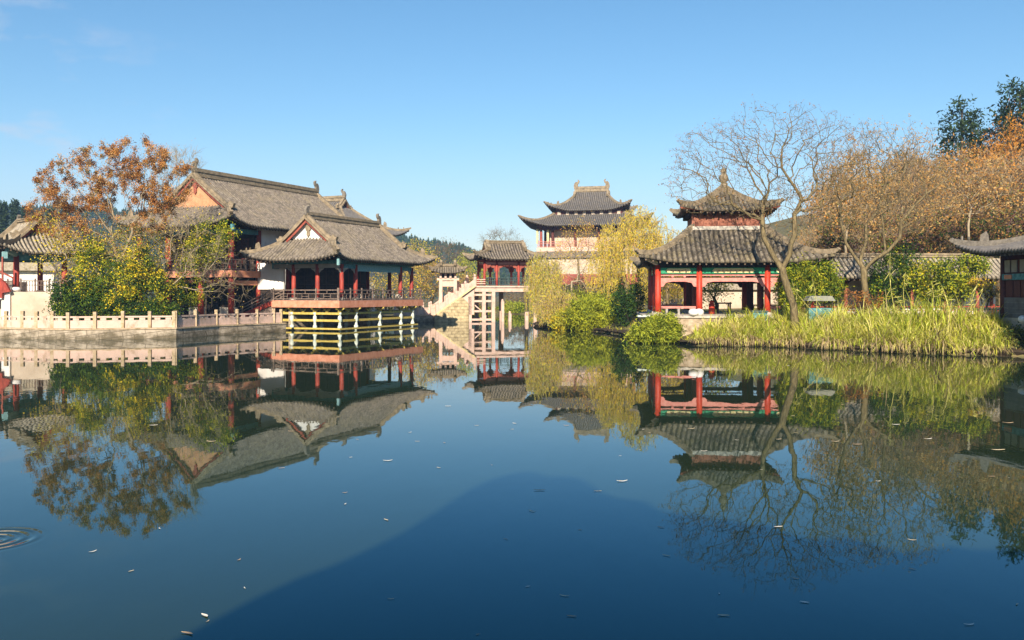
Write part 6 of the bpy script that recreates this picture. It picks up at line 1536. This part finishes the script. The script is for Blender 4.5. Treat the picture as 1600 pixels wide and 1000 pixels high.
for a_, c_ in zip(SB[:-1], SB[1:]):
    L2 = math.hypot(c_[0]-a_[0], c_[1]-a_[1]); k = max(1, int(L2/0.5)); nn = (-(c_[1]-a_[1])/L2, (c_[0]-a_[0])/L2)
    for i in range(k):
        j_ = rr2.uniform(-0.14,0.14); pth.append((a_[0]+(c_[0]-a_[0])*i/k-nn[0]*j_, a_[1]+(c_[1]-a_[1])*i/k-nn[1]*j_, nn))
vs = []
for x_, y_, nn in pth:
    h_ = 0.26+rr2.uniform(-0.07,0.10); sgn = 1
    for off, z_ in ((-0.02,-0.5),(0.0,0.03),(-0.16,h_*0.7),(0.05,h_),(1.1,h_+0.10)): vs.append((x_+nn[0]*off*sgn, y_+nn[1]*off*sgn, z_))
bk.add(vs, [(i*5+k, (i+1)*5+k, (i+1)*5+k+1, i*5+k+1) for i in range(len(pth)-1) for k in range(4)])
kind(bk.build('bank', M['soil']), 'structure')
# taller single canes standing out of the reeds
cgp = 'tall canes standing out of the reeds'
for k_, (xb, yb, xt, yt, Y) in enumerate([(1405,500,1392,395,54),(1478,500,1470,445,53),(1420,495,1416,425,55),(1447,500,1455,440,52.5),(1516,505,1535,430,52),(1272,490,1268,435,57),(1300,500,1240,450,56.8),(1490,490,1540,440,51.5)]):
    b0 = Vector(G(xb, Y)); e0 = px(xt, yt, Y); r = rg(400+k_); t = thing('reed_cane', 'tall pale cane with drooping narrow leaves standing above the reed grass', 'reed', b0, 0, cgp)
    q = [np.array((0,0,-0.1))]; 
    for i in range(1,7): 
        t_ = i/6; q.append(np.array((e0-b0)*t_) + np.array([0.25*math.sin(t_*3)*(1 if k_ % 2 else -1),0,0]))
    Pq = np.array(q); V, f = tube_mesh(Pq, np.array([-1,0,1,2,3,4,5]), np.linspace(0.022,0.008,7), 5); np_mesh('stalk', V, [f], LEAF['reed_pale'], None, t)
    m = 34; tt = r.uniform(0.2,1,m); LP = np.stack([np.interp(tt*6, range(7), Pq[:,j]) for j in range(3)], -1); lv, lf = leaf_quads(LP, r, (0.3,0.7), 0.07, (0.7,0.55)); np_mesh('leaves', lv, [lf], [LEAF['reed_pale'], LEAF['reed_green']], leaf_mats(r, m, [2,1]), t)
# short grass and litter on the banks
def grass_patch(name, label, reg, n, h, leaves, seed, cond):
    r = rg(seed); X = r.uniform(reg[0], reg[1], n*2); Yy = r.uniform(reg[2], reg[3], n*2); s2 = shore_sd(X, Yy); k = cond(X, Yy, s2); X, Yy, s2 = X[k][:n], Yy[k][:n], s2[k][:n]
    LP = np.stack([X, Yy, ground_z(X, Yy, s2)], -1); lv, lf = leaf_quads(LP, r, h, 0.16, None); lv = lv.reshape(-1,4,3); d = np.abs(lv[:,:,2]-LP[:,None,2]); lv[:,:,2] = LP[:,None,2]+d
    o = kind(np_mesh(name, lv.reshape(-1,3), [lf], [LEAF[q[0]] for q in leaves], leaf_mats(r, len(LP), [q[1] for q in leaves])), 'stuff'); return tag(o, label, 'grass')
grass_patch('bank_grass', 'short rough grass on the bank round the double roofed pavilion', (3,32,46,100), 16000, (0.12,0.4), [('bush_grass',3),('reed_yellow',2),('brown_dry',2),('leaf_olive',2)], 131, lambda X,Y,s: (s > 0.05) & (s < 9) & ~((X > 9) & (X < 22) & (Y > 61.4) & (Y < 74)))
grass_patch('far_bank_grass', 'green grass on the far bank beyond the bridge', (-14,9,108,156), 9000, (0.2,0.6), [('bush_grass',3),('leaf_bright',2),('leaf_olive',2),('brown_dry',1)], 132, lambda X,Y,s: (s > 0.05) & (s < 9))

# ---- leaves drifting on the pond, each where it floats
fg = 'dead leaves floating on the pond'
def leaf_mesh(seed, ln, w):
    r = rg(seed); m = 7; V = []
    for i in range(m):
        t = i/(m-1); x = (t-0.5)*ln; ww = w*math.sin(math.pi*min(1,t*0.95+0.04))**0.8*0.5; cy = 0.12*ln*math.sin(t*3)*(1 if seed % 2 else -1); zz = 0.012+0.05*ln*(abs(t-0.5)*2)**2
        V += [(x, cy-ww, zz+0.02*ln), (x, cy, zz), (x, cy+ww, zz+0.03*ln)]
    f = [(i*3+k, (i+1)*3+k, (i+1)*3+k+1, i*3+k+1) for i in range(m-1) for k in (0,1)]
    me = bpy.data.meshes.new('floating_leaf'); me.from_pydata(V, [], f); me.materials.append([M['leaf_float_pale'], M['leaf_float_tan'], M['leaf_float_brown']][seed % 3]); return me
M['leaf_float_pale'] = mat('bleached_leaf', (0.55,0.50,0.42), (0.72,0.68,0.6), 0.7, 20.0); M['leaf_float_tan'] = mat('tan_leaf', (0.45,0.36,0.22), (0.6,0.5,0.34), 0.7, 20.0); M['leaf_float_brown'] = mat('brown_leaf', (0.30,0.2,0.12), (0.45,0.32,0.2), 0.7, 20.0)
lm = [leaf_mesh(i, 1.0, 0.2+0.04*(i % 4)) for i in range(6)]
FL = [(145,862,13,40),(205,893,10,35),(373,875,9,60),(319,963,18,-30),(324,971,9,70),(292,991,22,-15),(383,919,8,-40),(603,813,11,-25),(539,770,8,10),(540,788,7,60),(611,936,11,5),(747,992,8,20),(606,720,14,5),(652,690,7,0),(695,692,6,-20),(548,715,6,15),
      (832,799,14,-20),(843,767,17,0),(972,752,17,5),(1041,869,13,-20),(906,828,7,0),(825,917,8,10),(882,931,15,-10),(893,964,15,-10),(1123,928,7,70),(1131,963,18,-5),(1243,904,12,-15),(1257,942,14,-15),(1425,844,12,-10),(1425,890,12,-20),(1514,976,17,5),(934,768,12,0),(1033,824,12,-15),(1216,824,14,5),
      (1305,690,12,0),(1340,695,14,0),(1450,686,14,5),(1560,704,20,0),(1575,661,16,0),(1400,664,12,0),(1080,670,12,5),(790,843,8,-20),(250,826,8,-30),(1590,945,9,30),(455,674,10,0),(240,665,12,5),(330,690,14,0),(440,732,10,10),(1100,705,10,0),(1217,687,10,5),(885,665,9,0),(700,635,9,0),(745,665,7,0),(1550,745,10,0),(1372,752,9,5)]
rl_ = random.Random(19)
for _ in range(46):
    y_ = 562+rl_.random()**1.3*190; FL.append((rl_.uniform(860,1596) if rl_.random() < 0.8 else rl_.uniform(20,860), y_, rl_.uniform(3,8), rl_.uniform(-25,25)))
def where(x, y):
    h = 'left' if x < 533 else ('middle' if x < 1066 else 'right'); d = 'near' if y > 850 else ('mid' if y > 720 else 'far'); return f'{["pale","tan","brown"][0]}', h, d
for i, (x_, y_, l_, an) in enumerate(FL):
    Yl = CAMZ*F/(y_-HOR); ln = l_/F*Yl*1.05; o = bpy.data.objects.new('floating_leaf', lm[i % 6]); C.objects.link(o)
    o.location = (gx(x_, Yl), Yl, 0.004); th = math.atan2(math.sin(R(an))*Yl/CAMZ*0.6, math.cos(R(an))); o.rotation_euler = (0,0,th); o.scale = (ln,ln,ln)
    col = ['bleached pale','tan','brown'][(i % 6) % 3]; h = 'left' if x_ < 533 else ('middle' if x_ < 1066 else 'right'); d = 'nearest' if y_ > 850 else ('central' if y_ > 720 else 'farther')
    tag(o, f'{col} dead leaf floating on the {d} water in the {h} third of the pond', 'leaf', fg)

# ---- air: pale haze that lets the far ridge fade to blue
hm = bpy.data.materials.new('haze_air'); hm.use_nodes = True; nt = hm.node_tree; nt.nodes.clear()
ho = nt.nodes.new('ShaderNodeOutputMaterial'); pv = nt.nodes.new('ShaderNodeVolumePrincipled')
pv.inputs['Color'].default_value = (0.36,0.62,1.0,1); pv.inputs['Density'].default_value = 0.00038; pv.inputs['Anisotropy'].default_value = 0.1
nt.links.new(pv.outputs['Volume'], ho.inputs['Volume'])
hb = MB(); hb.box(-1200,1200,-300,1200,-3.2,125); haze = hb.build('haze', hm); kind(haze, 'stuff'); tag(haze, 'thin pale blue haze in the air over the whole valley', 'haze')
